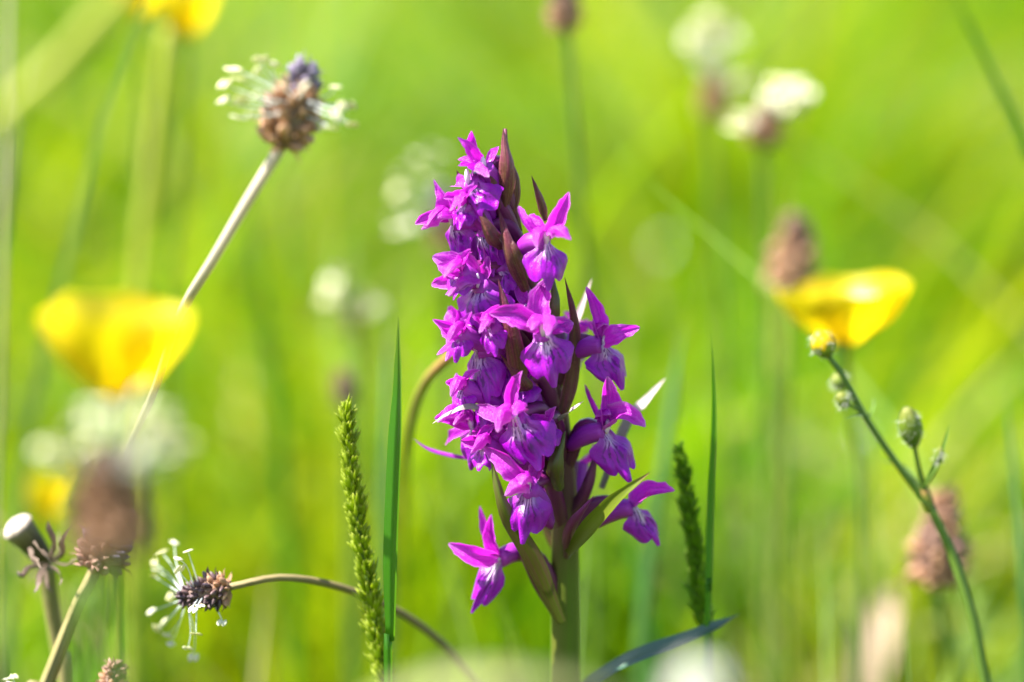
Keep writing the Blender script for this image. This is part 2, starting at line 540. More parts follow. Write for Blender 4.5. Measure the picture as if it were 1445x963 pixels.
def grass_mesh(name, label, n, region, hgt, wid, lean, palette, weights):
    """n separate blades as one sheet of grass; region(k) -> x, y arrays"""
    x, y = region(n)
    h = hgt(n, x, y) * (1 + 0.42 * patch(x, y, 9))
    h = np.maximum(h, 0.02)
    w = wid(n, x, y)
    az = RNG.uniform(0, 2 * np.pi, n)
    le = h * lean(n)
    ang = RNG.uniform(0, np.pi, n)
    S = 5
    t = np.linspace(0, 1, S + 1)
    cx = x[:, None] + np.cos(az)[:, None] * le[:, None] * t[None] ** 2
    cy = y[:, None] + np.sin(az)[:, None] * le[:, None] * t[None] ** 2
    cz = -0.006 + h[:, None] * (t[None] - 0.10 * (le / h)[:, None] * t[None] ** 2)
    prof = np.array([0.75, 1.0, 1.0, 0.85, 0.52, 0.04])
    a2 = ang[:, None] + RNG.uniform(-1.2, 1.2, n)[:, None] * t[None]
    hx = np.cos(a2) * w[:, None] * prof[None] * 0.5
    hy = np.sin(a2) * w[:, None] * prof[None] * 0.5
    co = np.empty((n, S + 1, 2, 3), dtype=np.float32)
    co[:, :, 0, 0], co[:, :, 0, 1], co[:, :, 0, 2] = cx - hx, cy - hy, cz
    co[:, :, 1, 0], co[:, :, 1, 1], co[:, :, 1, 2] = cx + hx, cy + hy, cz
    nv = (S + 1) * 2
    base = (np.arange(n) * nv)[:, None, None]
    s = np.arange(S)[None, :, None] * 2
    q = np.array([0, 1, 3, 2])[None, None, :]
    idx = (base + s + q).reshape(-1)
    nf = n * S
    me = bpy.data.meshes.new(name)
    me.vertices.add(n * nv)
    me.vertices.foreach_set('co', co.ravel())
    me.loops.add(nf * 4)
    me.loops.foreach_set('vertex_index', idx.astype(np.int32))
    me.polygons.add(nf)
    me.polygons.foreach_set('loop_start', np.arange(nf, dtype=np.int32) * 4)
    me.polygons.foreach_set('use_smooth', np.ones(nf, dtype=bool))
    pal = np.array(palette)
    # tufts of one kind grow together: the choice drifts over the meadow
    W = np.array(weights, dtype=float)[None] * np.exp(2.9 * np.stack([patch(x, y, i) for i in range(len(pal))], 1))
    W = np.cumsum(W / W.sum(1)[:, None], 1)
    k = (RNG.random(n)[:, None] > W[:, :-1]).sum(1)
    tone = pal[k] * RNG.uniform(0.72, 1.28, n)[:, None]
    rgba = np.ones((n, nv, 4), dtype=np.float32)
    rgba[:, :, :3] = np.clip(tone, 0, 1)[:, None, :]
    at = me.color_attributes.new('tone', 'FLOAT_COLOR', 'POINT')
    at.data.foreach_set('color', rgba.ravel())
    me.update(calc_edges=True)
    me.validate()
    me.materials.append(M['grass'])
    o = link(name, me)
    return tag(o, label, 'grass', kind='stuff')


PAL = [(0.165, 0.280, 0.001), (0.085, 0.220, 0.001), (0.280, 0.320, 0.001), (0.26, 0.38, 0.13), (0.44, 0.36, 0.17), (0.035, 0.125, 0.001)]


def make_grass():
    def wedge(y0, y1, half0, slope, power=1.0):
        def f(n):
            y = y0 + (y1 - y0) * RNG.random(n) ** power
            x = (RNG.random(n) * 2 - 1) * (half0 + slope * (y - y0))
            return x, y
        return f
    # far sward, tall and dense
    grass_mesh('meadow_grass', 'tall sunlit yellow-green meadow grass filling the far background', 36000,
               wedge(0.75, 5.5, 0.55, 0.42, 1.5),
               lambda n, x, y: RNG.uniform(0.06, 0.15, n) * (0.8 + 0.2 * np.minimum(3, y)),
               lambda n, x, y: RNG.uniform(0.003, 0.007, n) * (1 + 0.3 * y), lambda n: RNG.uniform(0.1, 1.4, n), PAL, [5, 4, 3.0, 1.3, 0.5, 3.6])
    # middle sward
    grass_mesh('meadow_grass', 'blurred green meadow grass standing behind the orchid', 8000,
               wedge(0.26, 0.80, 0.30, 0.45),
               lambda n, x, y: RNG.uniform(0.04, 0.10, n) + 0.08 * (RNG.random(n) < 0.03),
               lambda n, x, y: RNG.uniform(0.0022, 0.0055, n), lambda n: RNG.uniform(0.4, 1.7, n), PAL, [6, 4, 4.2, 1.2, 0.4, 1.6])
    # scattered taller shoots
    grass_mesh('meadow_grass', 'scattered tall blurred grass shoots rising above the meadow', 300,
               wedge(0.14, 1.6, 0.22, 0.40),
               lambda n, x, y: RNG.uniform(0.10, 0.26, n),
               lambda n, x, y: RNG.uniform(0.0014, 0.0032, n) * (1 + 0.6 * y), lambda n: RNG.uniform(0.15, 1.3, n), PAL, [4, 5, 4, 2.2, 1.2, 3])
    # fine soft blades round the foot of the spike
    grass_mesh('meadow_grass', 'fine thin soft grass blades just behind the orchid stem', 90,
               lambda n: (RNG.uniform(-0.10, 0.10, n), RNG.uniform(0.025, 0.12, n)),
               lambda n, x, y: RNG.uniform(0.085, 0.135, n),
               lambda n, x, y: RNG.uniform(0.0006, 0.0016, n), lambda n: RNG.uniform(0.02, 0.35, n), PAL, [5, 4, 3, 2, 1.0, 1])
    # low sward under the flowers
    grass_mesh('meadow_grass', 'short green turf between the flower stems', 9000,
               wedge(-0.42, 0.30, 0.22, 0.18),
               lambda n, x, y: RNG.uniform(0.025, 0.075, n),
               lambda n, x, y: RNG.uniform(0.0015, 0.0035, n), lambda n: RNG.uniform(0.05, 0.6, n), PAL, [4, 4, 2, 2, 1, 2])


make_ground()
make_grass()


def ground_pt(p):
    return V((p.x, p.y, 0.0))


# ------------------------------------------------------------------ the marsh orchid
AXIS = [(182, 713), (270, 717), (340, 733), (430, 756), (520, 776), (600, 789), (700, 796), (800, 797), (1000, 797)]


def ax_x(py):
    return lerpk(AXIS, py)


def petal(parent, name, base, tip, wpx, facing, bow=0.14, cup=0.35, tipcurl=0.0, mat='petal', prof=None, nu=17, nv=9, seed=None, wav=0.55, side=None, twist=0.0):
    seed = random.random() * 40 if seed is None else seed
    ax = tip - base
    L = ax.length
    n = perp(ax.normalized(), facing)
    pts = []
    sdir = n.cross(ax.normalized())
    sb = random.uniform(-0.13, 0.13) if side is None else side
    for i in range(nu):
        u = i / (nu - 1)
        pts.append(base + ax * u + n * (L * bow * math.sin(math.pi * u) + L * tipcurl * u ** 3) + sdir * (L * sb * math.sin(math.pi * u)))
    prof = prof or [(0, 0.34), (0.35, 0.95), (0.5, 1.0), (0.78, 0.66), (0.93, 0.30), (1.0, 0.07)]
    w = wpx * random.uniform(1.0, 1.3) * PXM()
    mb = MB().sheet(pts, lambda u: w * lerpk(prof, u), n, cup, nv, twist=twist + random.uniform(-0.5, 0.5), wav=wav, seed=seed, rag=0.28)
    return mb.build(name, M[mat], parent)


def lip(parent, base, tip, wpx, facing, reflex=-0.45, skew=0.0, bow=0.10):
    """three-lobed lip hanging from base to tip"""
    ax = tip - base
    L = ax.length
    a = ax.normalized()
    n = perp(a, facing)
    s = n.cross(a)
    hw0 = wpx * 1.18 * PXM() / 2
    nu, nv = 17, 21
    sd = random.random() * 30
    rows, uvs = [], []
    for i in range(nu):
        u = i / (nu - 1)
        row, uvr = [], []
        for j in range(nv):
            v = 2 * j / (nv - 1) - 1
            av = abs(v)
            mid = math.exp(-(v / 0.20) ** 4)
            notch = math.exp(-((av - 0.33) / 0.09) ** 2)
            ln = 0.80 + 0.20 * mid - 0.05 * notch - 0.34 * max(0, (av - 0.55) / 0.45) ** 2 + 0.03 * mnoise.noise(V((v * 6, sd, 0.3)))
            hw = hw0 * lerpk([(0, 0.26), (0.22, 0.42), (0.55, 0.93), (0.75, 1.0), (1.0, 0.88)], u)
            along = u * ln
            out = L * bow * math.sin(math.pi * min(1, u * 0.9)) + hw * reflex * v * v
            out += 0.26 * hw0 * mnoise.noise(V((u * 2.6 + sd, v * 2.6, sd))) + 0.05 * hw0 * math.cos(v * 9 + sd) * u
            row.append(base + a * (L * along) + s * (hw * v + skew * hw0 * u * u) + n * out)
            uvr.append((u, j / (nv - 1)))
        rows.append(row)
        uvs.append(uvr)
    mb = MB()
    mb.grid(rows, uvs)
    return mb.build('lip', M['lip'], parent)


def make_orchid():
    base = ground_pt(P(797, 1100, 0))
    base.x = P(797, 1000, 0).x
    root = thing('marsh_orchid', 'purple marsh orchid spike with magenta flowers on a green stem', 'orchid', base)
    pts = [base, V((base.x, 0.001, 0.05))] + [P(x, y, 0) for y, x in reversed(AXIS)]
    sp = path(pts, 48)
    px = PXM()
    total = [0.0]
    for a, b in zip(sp, sp[1:]):
        total.append(total[-1] + (b - a).length)

    def rad(u):
        return px * lerpk([(0, 23), (0.25, 21), (0.4, 18), (0.5, 15), (0.6, 12), (0.7, 10), (0.9, 5), (1, 2.5)], u)
    MB().tube(sp, rad, 14, ridge=0.05).build('stem', M['stem'], root)

    def axis_pt(py):
        return P(ax_x(py), py, 0)

    def flower(T, L, W, sepals=(), hood=None, skew=0.0, spur=None, reflex=-0.62, ov=70, column=True, lipface=None):
        """T throat, L lip tip, W lip width in px; sepals: (px, py, mm, width[, bow, cup]); hood the same"""
        fl = empty('flower', root)
        t = P(*T)
        axp = axis_pt(T[1] + 12)
        radial = t - axp
        radial.z *= 0.3
        face = (radial.normalized() * 0.9 + V((0, -0.8, 0.15))).normalized()
        back = t - face * 0.0016
        # ovary: rises from the stem and bends outwards
        o0 = axis_pt(T[1] + ov)
        out = (t - o0)
        side = V((out.x, out.y, 0))
        mid = o0 + side * 0.45 + V((0, 0, out.z * 0.88)) + V((0, 0, 0.0012))
        op = path([o0, o0 + side * 0.16 + V((0, 0, out.z * 0.45)), mid, back + V((0, 0, 0.0004))], 14)
        MB().tube(op, lambda u: 0.0012 * lerpk([(0, 0.6), (0.4, 1.15), (0.8, 0.95), (1, 0.8)], u), 9, ridge=0.08).build('ovary', M['ovary'], fl)
        # spur
        if spur:
            e = P(*spur)
            sp_ = path([t, t.lerp(e, 0.5) + V((0, 0, 0.0008)), e], 10)
        else:
            e = axp * 0.62 + t * 0.38 + V((0, 0, -0.0055))
            sp_ = path([t, t.lerp(e, 0.5) + V((0, 0, 0.0012)), e], 10)
        MB().tube(sp_, lambda u: 0.0017 * lerpk([(0, 0.9), (0.5, 0.95), (0.85, 0.7), (1, 0.25)], u), 9).build('spur', M['spur'], fl)
        lf = V(lipface) if lipface else face
        if L:
            lip(fl, t, P(*L), W, lf, reflex, skew)
        for k, sq in enumerate(sepals):
            x, y, d, w = sq[:4]
            bow = sq[4] if len(sq) > 4 else 0.12
            cup = sq[5] if len(sq) > 5 else 0.4
            tip = P(x, y, d)
            b = t + (tip - t) * 0.03 - face * 0.0004
            petal(fl, 'sepal', b, tip, w, face + V((random.uniform(-.3, .3), 0, random.uniform(0, 0.6))), bow * random.uniform(0.8, 1.6), cup * random.uniform(1.1, 2.0), tipcurl=random.uniform(-0.12, 0.14))
        if hood:
            for hx, hy, hd, hw in hood:
                tip = P(hx, hy, hd)
                b = t + V((0, 0, 0.0016)) - face * 0.0012
                petal(fl, 'hood_petal', b, tip, hw, V((0, -0.2, 1)) + face * 0.3, 0.28, -0.85,
                      prof=[(0, 0.5), (0.4, 1.0), (0.7, 0.8), (0.92, 0.35), (1.0, 0.06)])
        if column:
            c = t + face * 0.0004 + V((0, 0, 0.0006))
            MB().pod(c - V((0, 0, 0.0011)), c + V((0, 0, 0.0012)) + face * 0.0004, lambda u: 0.00048 * math.sin(math.pi * (0.12 + 0.76 * u)), 8, 6).build('column', M['column'], fl)
        return fl

    # --- upper left
    flower((684, 238, -4), (647, 234, -7), 34, [(645, 194, -5, 17, 0.10, 0.5), (667, 184, -4, 21, -0.06, 0.5), (702, 204, 0, 15), (646, 226, -2, 18)], None, reflex=-0.2, ov=40, lipface=(-0.2, -0.3, 0.9))
    flower((662, 256, -5), (676, 316, -8), 66, [(642, 262, -1, 22), (700, 268, -4, 26, 0.1, 0.2)], [(690, 250, -9, 24)], skew=0.12)
    flower((640, 314, -3), (650, 372, -4), 44, [(611, 255, -4, 22, 0.05, 0.6), (586, 315, -3, 22, 0.16, 0.5), (652, 268, -2, 20)], [(594, 324, -6, 26), (603, 318, -7, 20)], spur=(690, 326, -3))
    flower((680, 322, -4), (697, 392, -5), 56, [(650, 300, 2, 24), (712, 296, 2, 20)], None, column=False)
    flower((676, 402, -7), (678, 476, -9), 74, [(611, 362, -6, 40, 0.10, 0.45), (690, 362, -6, 17, 0.10, 0.5), (605, 401, -3, 22, 0.12, 0.5)], [(632, 418, -10, 34), (628, 416, -9, 24)], skew=0.05)
    flower((674, 494, -6), (688, 580, -8), 56, [(612, 449, -5, 27, 0.08, 0.5), (655, 428, -4, 22, 0.08, 0.5), (625, 478, -3, 16)], [(616, 501, -8, 26), (628, 510, -9, 24)], spur=(716, 505, -6), skew=0.10)
    # --- centre and right upper
    flower((766, 470, -12), (782, 547, -14), 66, [(690, 442, -12, 30, 0.10, 0.35), (776, 392, -8, 36, 0.08, 0.4), (806, 458, -8, 30, 0.05, 0.3)], [(752, 466, -17, 30), (772, 474, -18, 26)])
    flower((770, 341, -9), (775, 411, -12), 56, [(804, 271, -9, 27, 0.06, 0.45), (732, 291, -6, 14, 0.12, 0.5), (748, 305, -5, 20)], [(806, 339, -13, 30), (758, 350, -14, 22)], spur=(727, 358, -6))
    flower((850, 487, -3), (872, 553, -4), 62, [(823, 405, -4, 27, 0.04, 0.45), (902, 462, -5, 28, 0.26, 0.5), (812, 464, 3, 16)], [(852, 458, -6, 24)], spur=(800, 508, -1), skew=0.25)
    flower((854, 608, -5), (882, 684, -7), 58, [(853, 530, -6, 34, 0.05, 0.5), (912, 606, -7, 32, 0.24, 0.45), (825, 543, 1, 10)], [(862, 585, -8, 26)], spur=(800, 634, -2), skew=0.22)
    # --- lower ring
    flower((894, 716, -3), (922, 776, -4), 50, [(954, 694, -4, 30, 0.20, 0.6), (908, 684, 0, 14), (886, 690, 2, 16)], None, spur=(835, 742, 0), ov=60, skew=0.35, column=False)
    flower((706, 788, -4), (660, 862, -4), 36, [(633, 768, -5, 30, 0.12, 0.6), (683, 712, -2, 20, 0.08, 0.5), (692, 728, -5, 22, 0.08, 0.5)], None, spur=(742, 786, 0), skew=0.30, ov=90, column=False, lipface=(-0.2, -1, 0.1))
    flower((746, 690, -13), (738, 768, -14), 58, [(682, 631, -11, 30, 0.12, 0.4), (768, 640, -10, 22, 0.05, 0.4)], [(712, 700, -16, 34), (735, 684, -17, 28)])
    flower((728, 590, -12), (755, 668, -14), 72, [(739, 522, -12, 19, 0.06, 0.5), (668, 574, -9, 26, 0.10, 0.4)], [(702, 610, -17, 36), (722, 590, -17, 26)], skew=0.16)
    flower((668, 603, -4), (669, 664, -4), 64, [(641, 529, -4, 25, 0.05, 0.4), (613, 590, -4, 30, 0.14, 0.5), (630, 628, 2, 20)], [(617, 596, -8, 28), (640, 600, -8, 26)], skew=-0.12)
    flower((722, 632, -8), (708, 660, -9), 44, [(676, 610, -6, 36, 0.1, 0.2)], None, column=False)
    # --- filling the spike between the outer flowers
    flower((668, 352, -1), (652, 392, -3), 44, [(640, 336, 0, 26), (690, 330, -2, 24)], None, column=False)
    flower((702, 372, -4), (716, 424, -6), 44, [(690, 336, -4, 24), (730, 350, -2, 20)], None, column=False)
    flower((694, 432, -3), (712, 478, -5), 48, [(664, 424, -2, 28), (712, 398, -4, 22)], None, column=False)
    flower((652, 452, 0), (640, 490, -1), 40, [(630, 440, 2, 26), (668, 428, 0, 22)], None, column=False)
    flower((702, 512, -5), (712, 566, -7), 52, [(676, 490, -4, 30), (722, 486, -6, 22)], None, column=False)
    flower((690, 560, -5), (682, 612, -8), 50, [(650, 548, -4, 28), (712, 536, -6, 22)], None, column=False)
    flower((706, 620, -6), (690, 664, -8), 54, [(664, 612, -6, 34), (722, 590, -8, 26)], None, column=False)
    flower((735, 540, -6), (742, 580, -9), 40, [(716, 516, -6, 22), (756, 522, -6, 20)], None, column=False)
    flower((745, 430, -6), (738, 462, -8), 34, [(728, 404, -5, 20), (764, 410, -5, 20)], None, column=False)
    # --- smaller ruffled flowers crowding the sunlit left side
    flower((656, 288, -6), (648, 326, -8), 36, [(626, 280, -6, 18, 0.2, 0.6), (672, 262, -8, 16, 0.15, 0.6)], [(634, 298, -10, 20)], column=False)
    flower((650, 384, -8), (640, 424, -10), 36, [(618, 374, -8, 20, 0.2, 0.6), (664, 352, -9, 16, 0.15, 0.6)], [(626, 392, -12, 22)], column=False)
    flower((650, 470, -9), (642, 512, -11), 34, [(622, 462, -9, 20, 0.2, 0.6), (668, 440, -10, 16, 0.15, 0.6)], [(630, 486, -13, 20)], column=False)
    flower((690, 462, -10), (700, 504, -12), 38, [(664, 446, -10, 20, 0.15, 0.6), (706, 430, -11, 16, 0.15, 0.6)], [(676, 470, -14, 22)], column=False)
    flower((654, 548, -8), (646, 588, -10), 36, [(628, 540, -8, 20, 0.2, 0.6), (676, 522, -9, 16, 0.15, 0.6)], [(636, 560, -12, 20)], column=False)
    flower((684, 628, -9), (676, 666, -11), 40, [(650, 622, -9, 22, 0.2, 0.6), (700, 600, -10, 18, 0.15, 0.6)], [(664, 640, -13, 22)], column=False)
    flower((770, 600, -9), (778, 640, -11), 34, [(748, 586, -9, 18, 0.15, 0.6), (786, 574, -9, 16, 0.15, 0.6)], None, column=False)
    # --- behind, seen through the gaps
    flower((700, 445, 3), (704, 500, 2), 46, [(680, 412, 3, 22), (716, 412, 3, 20)], None, column=False)
    flower((805, 470, 9), (818, 520, 11), 40, [(796, 440, 10, 24), (830, 452, 11, 20)], None, column=False, lipface=(0.5, 0.8, 0.1))
    flower((760, 560, 10), (770, 612, 12), 44, [(735, 530, 11, 24), (786, 535, 11, 22)], None, column=False, lipface=(0.0, 1, 0.1))
    flower((818, 655, 6), (800, 690, 8), 34, [(838, 625, 5, 20), (822, 668, 7, 22)], None, column=False, spur=(808, 724, 3), lipface=(0.4, 0.8, 0.1))
    flower((760, 690, 8), (752, 740, 10), 44, [(742, 660, 8, 24), (775, 660, 8, 22)], None, column=False, lipface=(-0.2, 1, 0.1))
    flower((728, 372, 9), (738, 420, 11), 40, [(706, 340, 9, 20), (750, 340, 9, 20)], None, column=False, lipface=(0.1, 1, 0.1))
    flower((706, 560, 5), (690, 610, 6), 46, [(680, 530, 5, 24)], None, column=False, lipface=(-0.6, 0.6, 0.1))

    # --- bracts (leaf-like, one under each flower)
    BP = [(0, 0.55), (0.3, 1.0), (0.55, 0.86), (0.82, 0.42), (0.95, 0.14), (1.0, 0.03)]

    def bract(pp, w, mat='bract', cup=0.7, face=(0, -1, 0.1), prof=None, label=None):
        b = [P(*q) for q in pp]
        ps = path(b, 18)
        o = MB().sheet(ps, lambda u: 0.86 * w * PXM() * lerpk(prof or BP, u), V(face), cup, 7, wav=0.25, seed=random.random() * 30).build('bract', M[mat], root)
        if label:
            o['label'] = label
    bract([(712, 296, -3), (715, 240, -5), (710, 181, -3)], 34, cup=-0.75)
    bract([(722, 308, -2), (727, 260, -2), (716, 212, -1)], 22, cup=-0.8)
    bract([(704, 296, -4), (698, 262, -6), (690, 246, -6)], 13, cup=-0.5)
    bract([(770, 312, -2), (763, 285, -3), (750, 248, -3)], 17, cup=-0.7)
    bract([(664, 276, -1), (652, 256, -2), (644, 240, -2)], 14)
    bract([(710, 352, -6), (694, 332, -9), (672, 288, -8)], 30, cup=-0.6)
    bract([(742, 412, -6), (722, 360, -9), (703, 294, -6)], 30, cup=-0.55)
    bract([(742, 396, -7), (728, 360, -9), (712, 322, -7)], 24, cup=-0.6)
    bract([(738, 560, -7), (724, 480, -10), (703, 394, -8)], 36, 'bract', cup=-0.55)
    bract([(748, 560, -6), (738, 540, -9), (706, 500, -8)], 28, cup=-0.55)
    bract([(776, 480, -5), (783, 430, -6), (778, 380, -3)], 22, 'bract_olive', cup=-0.6)
    bract([(784, 610, -3), (806, 540, -3), (811, 460, -3), (797, 392, -3)], 27, 'bract', cup=-0.6)
    bract([(850, 690, 4), (885, 600, 7), (912, 566, 9), (939, 534, 11)], 25, 'bract_pale', cup=0.5, face=(-0.4, -0.7, 0.6), label='bract with a tip coloured pale as if sunlit')
    bract([(800, 500, 6), (816, 450, 9), (835, 394, 11)], 17, 'bract_pale', cup=0.5, face=(-0.4, -0.7, 0.6))
    bract([(803, 784, -5), (838, 742, -11), (872, 704, -14), (917, 667, -15)], 36, 'bract_green', cup=0.55, face=(-0.35, -0.8, 0.5), label='translucent green bract curving to the right')
    bract([(800, 790, -3), (806, 745, -9), (838, 700, -11)], 24, 'ovary', cup=-0.7)
    bract([(792, 880, -4), (752, 790, -10), (712, 720, -13), (692, 645, -12)], 36, 'bract_olive', cup=-0.45, face=(-0.1, -1, 0.2), label='long olive bract leaning to the left')
    bract([(784, 872, -2), (748, 800, -4), (722, 742, -5)], 24, 'ovary', cup=-0.7)
    bract([(790, 694, -7), (784, 660, -10), (798, 608, -8)], 36, 'bract_olive', cup=-0.8)
    bract([(715, 585, -8), (665, 571, -10), (632, 582, -9), (610, 598, -8)], 16, 'bract_pale', cup=-0.5, face=(0, -0.4, 1))
    bract([(700, 650, 2), (640, 642, 1), (604, 632, 1), (583, 619, 1)], 11, 'spur', cup=-0.5, face=(0, -0.5, 1))
    bract([(785, 598, -4), (802, 584, -9), (824, 566, -10)], 18, 'bract_pale', cup=0.5, face=(0, -0.4, 1))
    bract([(798, 740, -1), (828, 690, -3), (846, 620, -2)], 26, 'ovary', cup=-0.7)
    bract([(797, 800, 4), (768, 740, 5), (748, 684, 4)], 18, 'bract_olive', cup=-0.6)
    bract([(770, 520, 4), (740, 440, 6), (720, 380, 6)], 24, cup=-0.5, face=(0, 1, 0))
    bract([(790, 620, 4), (760, 560, 8), (745, 500, 9)], 24, cup=-0.5, face=(0, 1, 0))
    return root


make_orchid()


# ------------------------------------------------------------------ grasses near the focus
def grass_blade(name, label, pp, wpx, mat='blade', prof=None, fold=-0.8, face=(0.15, -1, 0.1), twist=0.0, cat='grass', group=None, n=26):
    pts = [P(*q) for q in pp]
    d = pp[0][2]
    g = pts[0].copy()
    g = V((g.x + random.uniform(-0.004, 0.004), g.y, 0.0))
    lead = [g, g.lerp(pts[0], 0.5) + V((0, 0, 0))] if pts[0].z > 0.012 else []
    lead = [g] if lead else []
    ps = path(lead + pts, n)
    prof = prof or [(0, 0.55), (0.3, 0.8), (0.55, 1.0), (0.8, 0.62), (0.95, 0.22), (1, 0.02)]
    w = wpx * PXM(d)
    base = ps[0].copy()
    o = MB()
    # V-folded blade: two halves meeting in a keel
    o.sheet(ps, lambda u: w * lerpk(prof, u), V(face), 0.0, 7, twist=twist)
    nvv = 7
    for i in range(n):
        u = i / (n - 1)
        t = (ps[min(i + 1, n - 1)] - ps[max(i - 1, 0)]).normalized()
        nn = perp(t, V(face))
        if twist:
            nn = Quaternion(t, twist * u) @ nn
        hw = w * lerpk(prof, u) / 2
        for j in range(nvv):
            v = abs(2 * j / (nvv - 1) - 1)
            o.v[i * nvv + j] = o.v[i * nvv + j] + nn * (hw * fold * v)
    me = o.mesh(name, base)
    me.materials.append(M[mat])
    ob = link(name, me)
    ob.location = base
    return tag(ob, label, cat, group)


def spikelet_mesh(name, mat):
    mb = MB()
    mb.pod(V((0, 0, 0)), V((0.0003, 0, 0.0022)), lambda u: 0.00050 * lerpk([(0, 0.35), (0.35, 1.0), (0.7, 0.72), (1, 0.06)], u), 6, 6, flat=0.6)
    mb.pod(V((-0.0002, 0.0001, 0.0004)), V((-0.0004, 0.0001, 0.0026)), lambda u: 0.00032 * lerpk([(0, 0.4), (0.4, 1.0), (0.75, 0.55), (1, 0.04)], u), 5, 5, flat=0.6)
    me = mb.mesh(name)
    me.materials.append(M[mat])
    return me


def grass_spike(label, head, stem, count, rpx, mat, scale=1.0):
    """head: pixel points from the bottom of the spike to its tip"""
    hp = [P(*q) for q in head]
    sp = [P(*q) for q in stem]
    g = V((sp[0].x, sp[0].y, 0.0))
    root = thing('grass_spike', label, 'grass spike', g, 'narrow green flowering grass spikes')
    MB().tube(path([g] + sp + [hp[0]], 20), 0.0006, 7).build('stem', M['stalk'], root)
    ps = path(hp, 60)
    MB().tube(ps, lambda u: 0.0006 * (1 - 0.7 * u), 7).build('rachis', M['stalk'], root)
    me = spikelet_mesh('spikelet', mat)
    r = rpx * PXM(head[0][2])
    for i in range(count):
        u = (i + 0.5) / count
        k = u * (len(ps) - 1)
        a = ps[int(k)].lerp(ps[min(int(k) + 1, len(ps) - 1)], k - int(k))
        t = (ps[min(int(k) + 1, len(ps) - 1)] - ps[max(int(k) - 1, 0)]).normalized()
        ang = i * 2.399963
        x = perp(t, V((0, -1, 0)))
        rd = x * math.cos(ang) + t.cross(x) * math.sin(ang)
        rr = r * lerpk([(0, 0.75), (0.15, 1.0), (0.75, 0.9), (1, 0.35)], u)
        s = scale * random.uniform(0.7, 1.3) * (1 - 0.25 * u)
        s = (s * random.uniform(0.7, 1.1), s * random.uniform(0.7, 1.1), s * random.uniform(0.9, 1.35))
        d = (t * 1.0 + rd * random.uniform(0.3, 0.75) + V((random.uniform(-.15, .15), random.uniform(-.15, .15), 0))).normalized()
        place('spikelet', me, root, root, a + rd * rr * 0.35, d, s, random.uniform(0, 6.28))


grass_blade('grass_shoot', 'sharp dark green folded grass blade beside the orchid and green spike',
            [(549, 990, -13), (552, 900, -13), (553, 780, -13), (558, 640, -12), (562, 540, -11), (562, 447, -11)], 22,
            prof=[(0, 0.5), (0.3, 0.62), (0.5, 1.0), (0.68, 0.95), (0.85, 0.55), (0.96, 0.2), (1, 0.03)], face=(0.35, -1, 0.1), fold=-0.7)
grass_blade('grass_shoot', 'thin upright grass blade with pale tip right of the orchid',
            [(998, 905, 3), (1002, 830, 3), (1005, 700, 4), (1009, 600, 4), (1007, 530, 4), (1003, 471, 4)], 13,
            prof=[(0, 0.6), (0.45, 1.0), (0.62, 0.8), (0.8, 0.45), (1, 0.04)], face=(0.5, -1, 0.1), fold=-0.6)
grass_blade('grass_shoot', 'arching blue-green grass leaf lying low right of the orchid stem',
            [(770, 1075, 0), (815, 985, 0), (856, 950, 0), (900, 927, -1), (960, 905, 1), (1005, 886, 3), (1043, 867, 5)], 26, 'blade_blue',
            prof=[(0, 0.4), (0.45, 0.9), (0.6, 1.0), (0.85, 0.7), (1, 0.03)], face=(-0.1, -0.55, 0.8), fold=0.35, cat='grass')
grass_spike('yellow-green flowering grass spike standing left of the dark grass blade',
            [(545, 975, -3), (530, 880, -3), (512, 780, -3), (496, 670, -3), (488, 575, -3)], [(552, 1010, -3)], 290, 16, 'spikelet', 1.0)
grass_spike('shorter dark green grass spike right of the orchid beside the thin blade',
            [(996, 890, 9), (985, 810, 9), (975, 730, 9), (959, 636, 9)], [(1000, 930, 9)], 180, 14, 'spikelet_dark', 1.0)

# softer blades behind and in front
BL = [
    ('glaucous out-of-focus grass blade behind the sharp dark blade', [(548, 990, 60), (545, 760, 60), (546, 600, 62), (552, 440, 66)], 20, 'blade_glaucous'),
    ('pale bluish blurred grass blade behind the lowest right orchid flower', [(905, 1000, 55), (918, 800, 55), (940, 640, 55), (963, 462, 58)], 24, 'blade_glaucous'),
    ('blurred dark green blade below the lowest right orchid flower', [(925, 1010, 62), (915, 890, 62), (898, 800, 62), (880, 715, 64)], 26, 'blade'),
    ('blurred tall blade at the right edge of the picture', [(1452, 980, 40), (1446, 830, 40), (1434, 690, 42), (1419, 550, 44)], 14, 'blade_glaucous'),
    ('blurred dark grass stem crossing the top right corner', [(1490, 420, -45), (1450, 215, -45), (1395, 90, -45), (1340, -20, -45)], 13, 'blade'),
    ('blurred green blade rising left of the white plantain stamens', [(420, 1000, 110), (400, 700, 112), (370, 420, 115), (330, 200, 118)], 18, 'blade'),
    ('soft pale grass blade between bud stalk and thin upright blade', [(1085, 1000, 120), (1090, 760, 120), (1100, 500, 122), (1108, 230, 126)], 16, 'blade_pale'),
]
for lab, pp, w, m in BL:
    grass_blade('grass_shoot', lab, pp, w, m, prof=[(0, 0.7), (0.5, 1.0), (0.85, 0.6), (1, 0.05)], group='blurred grass blades around the orchid')


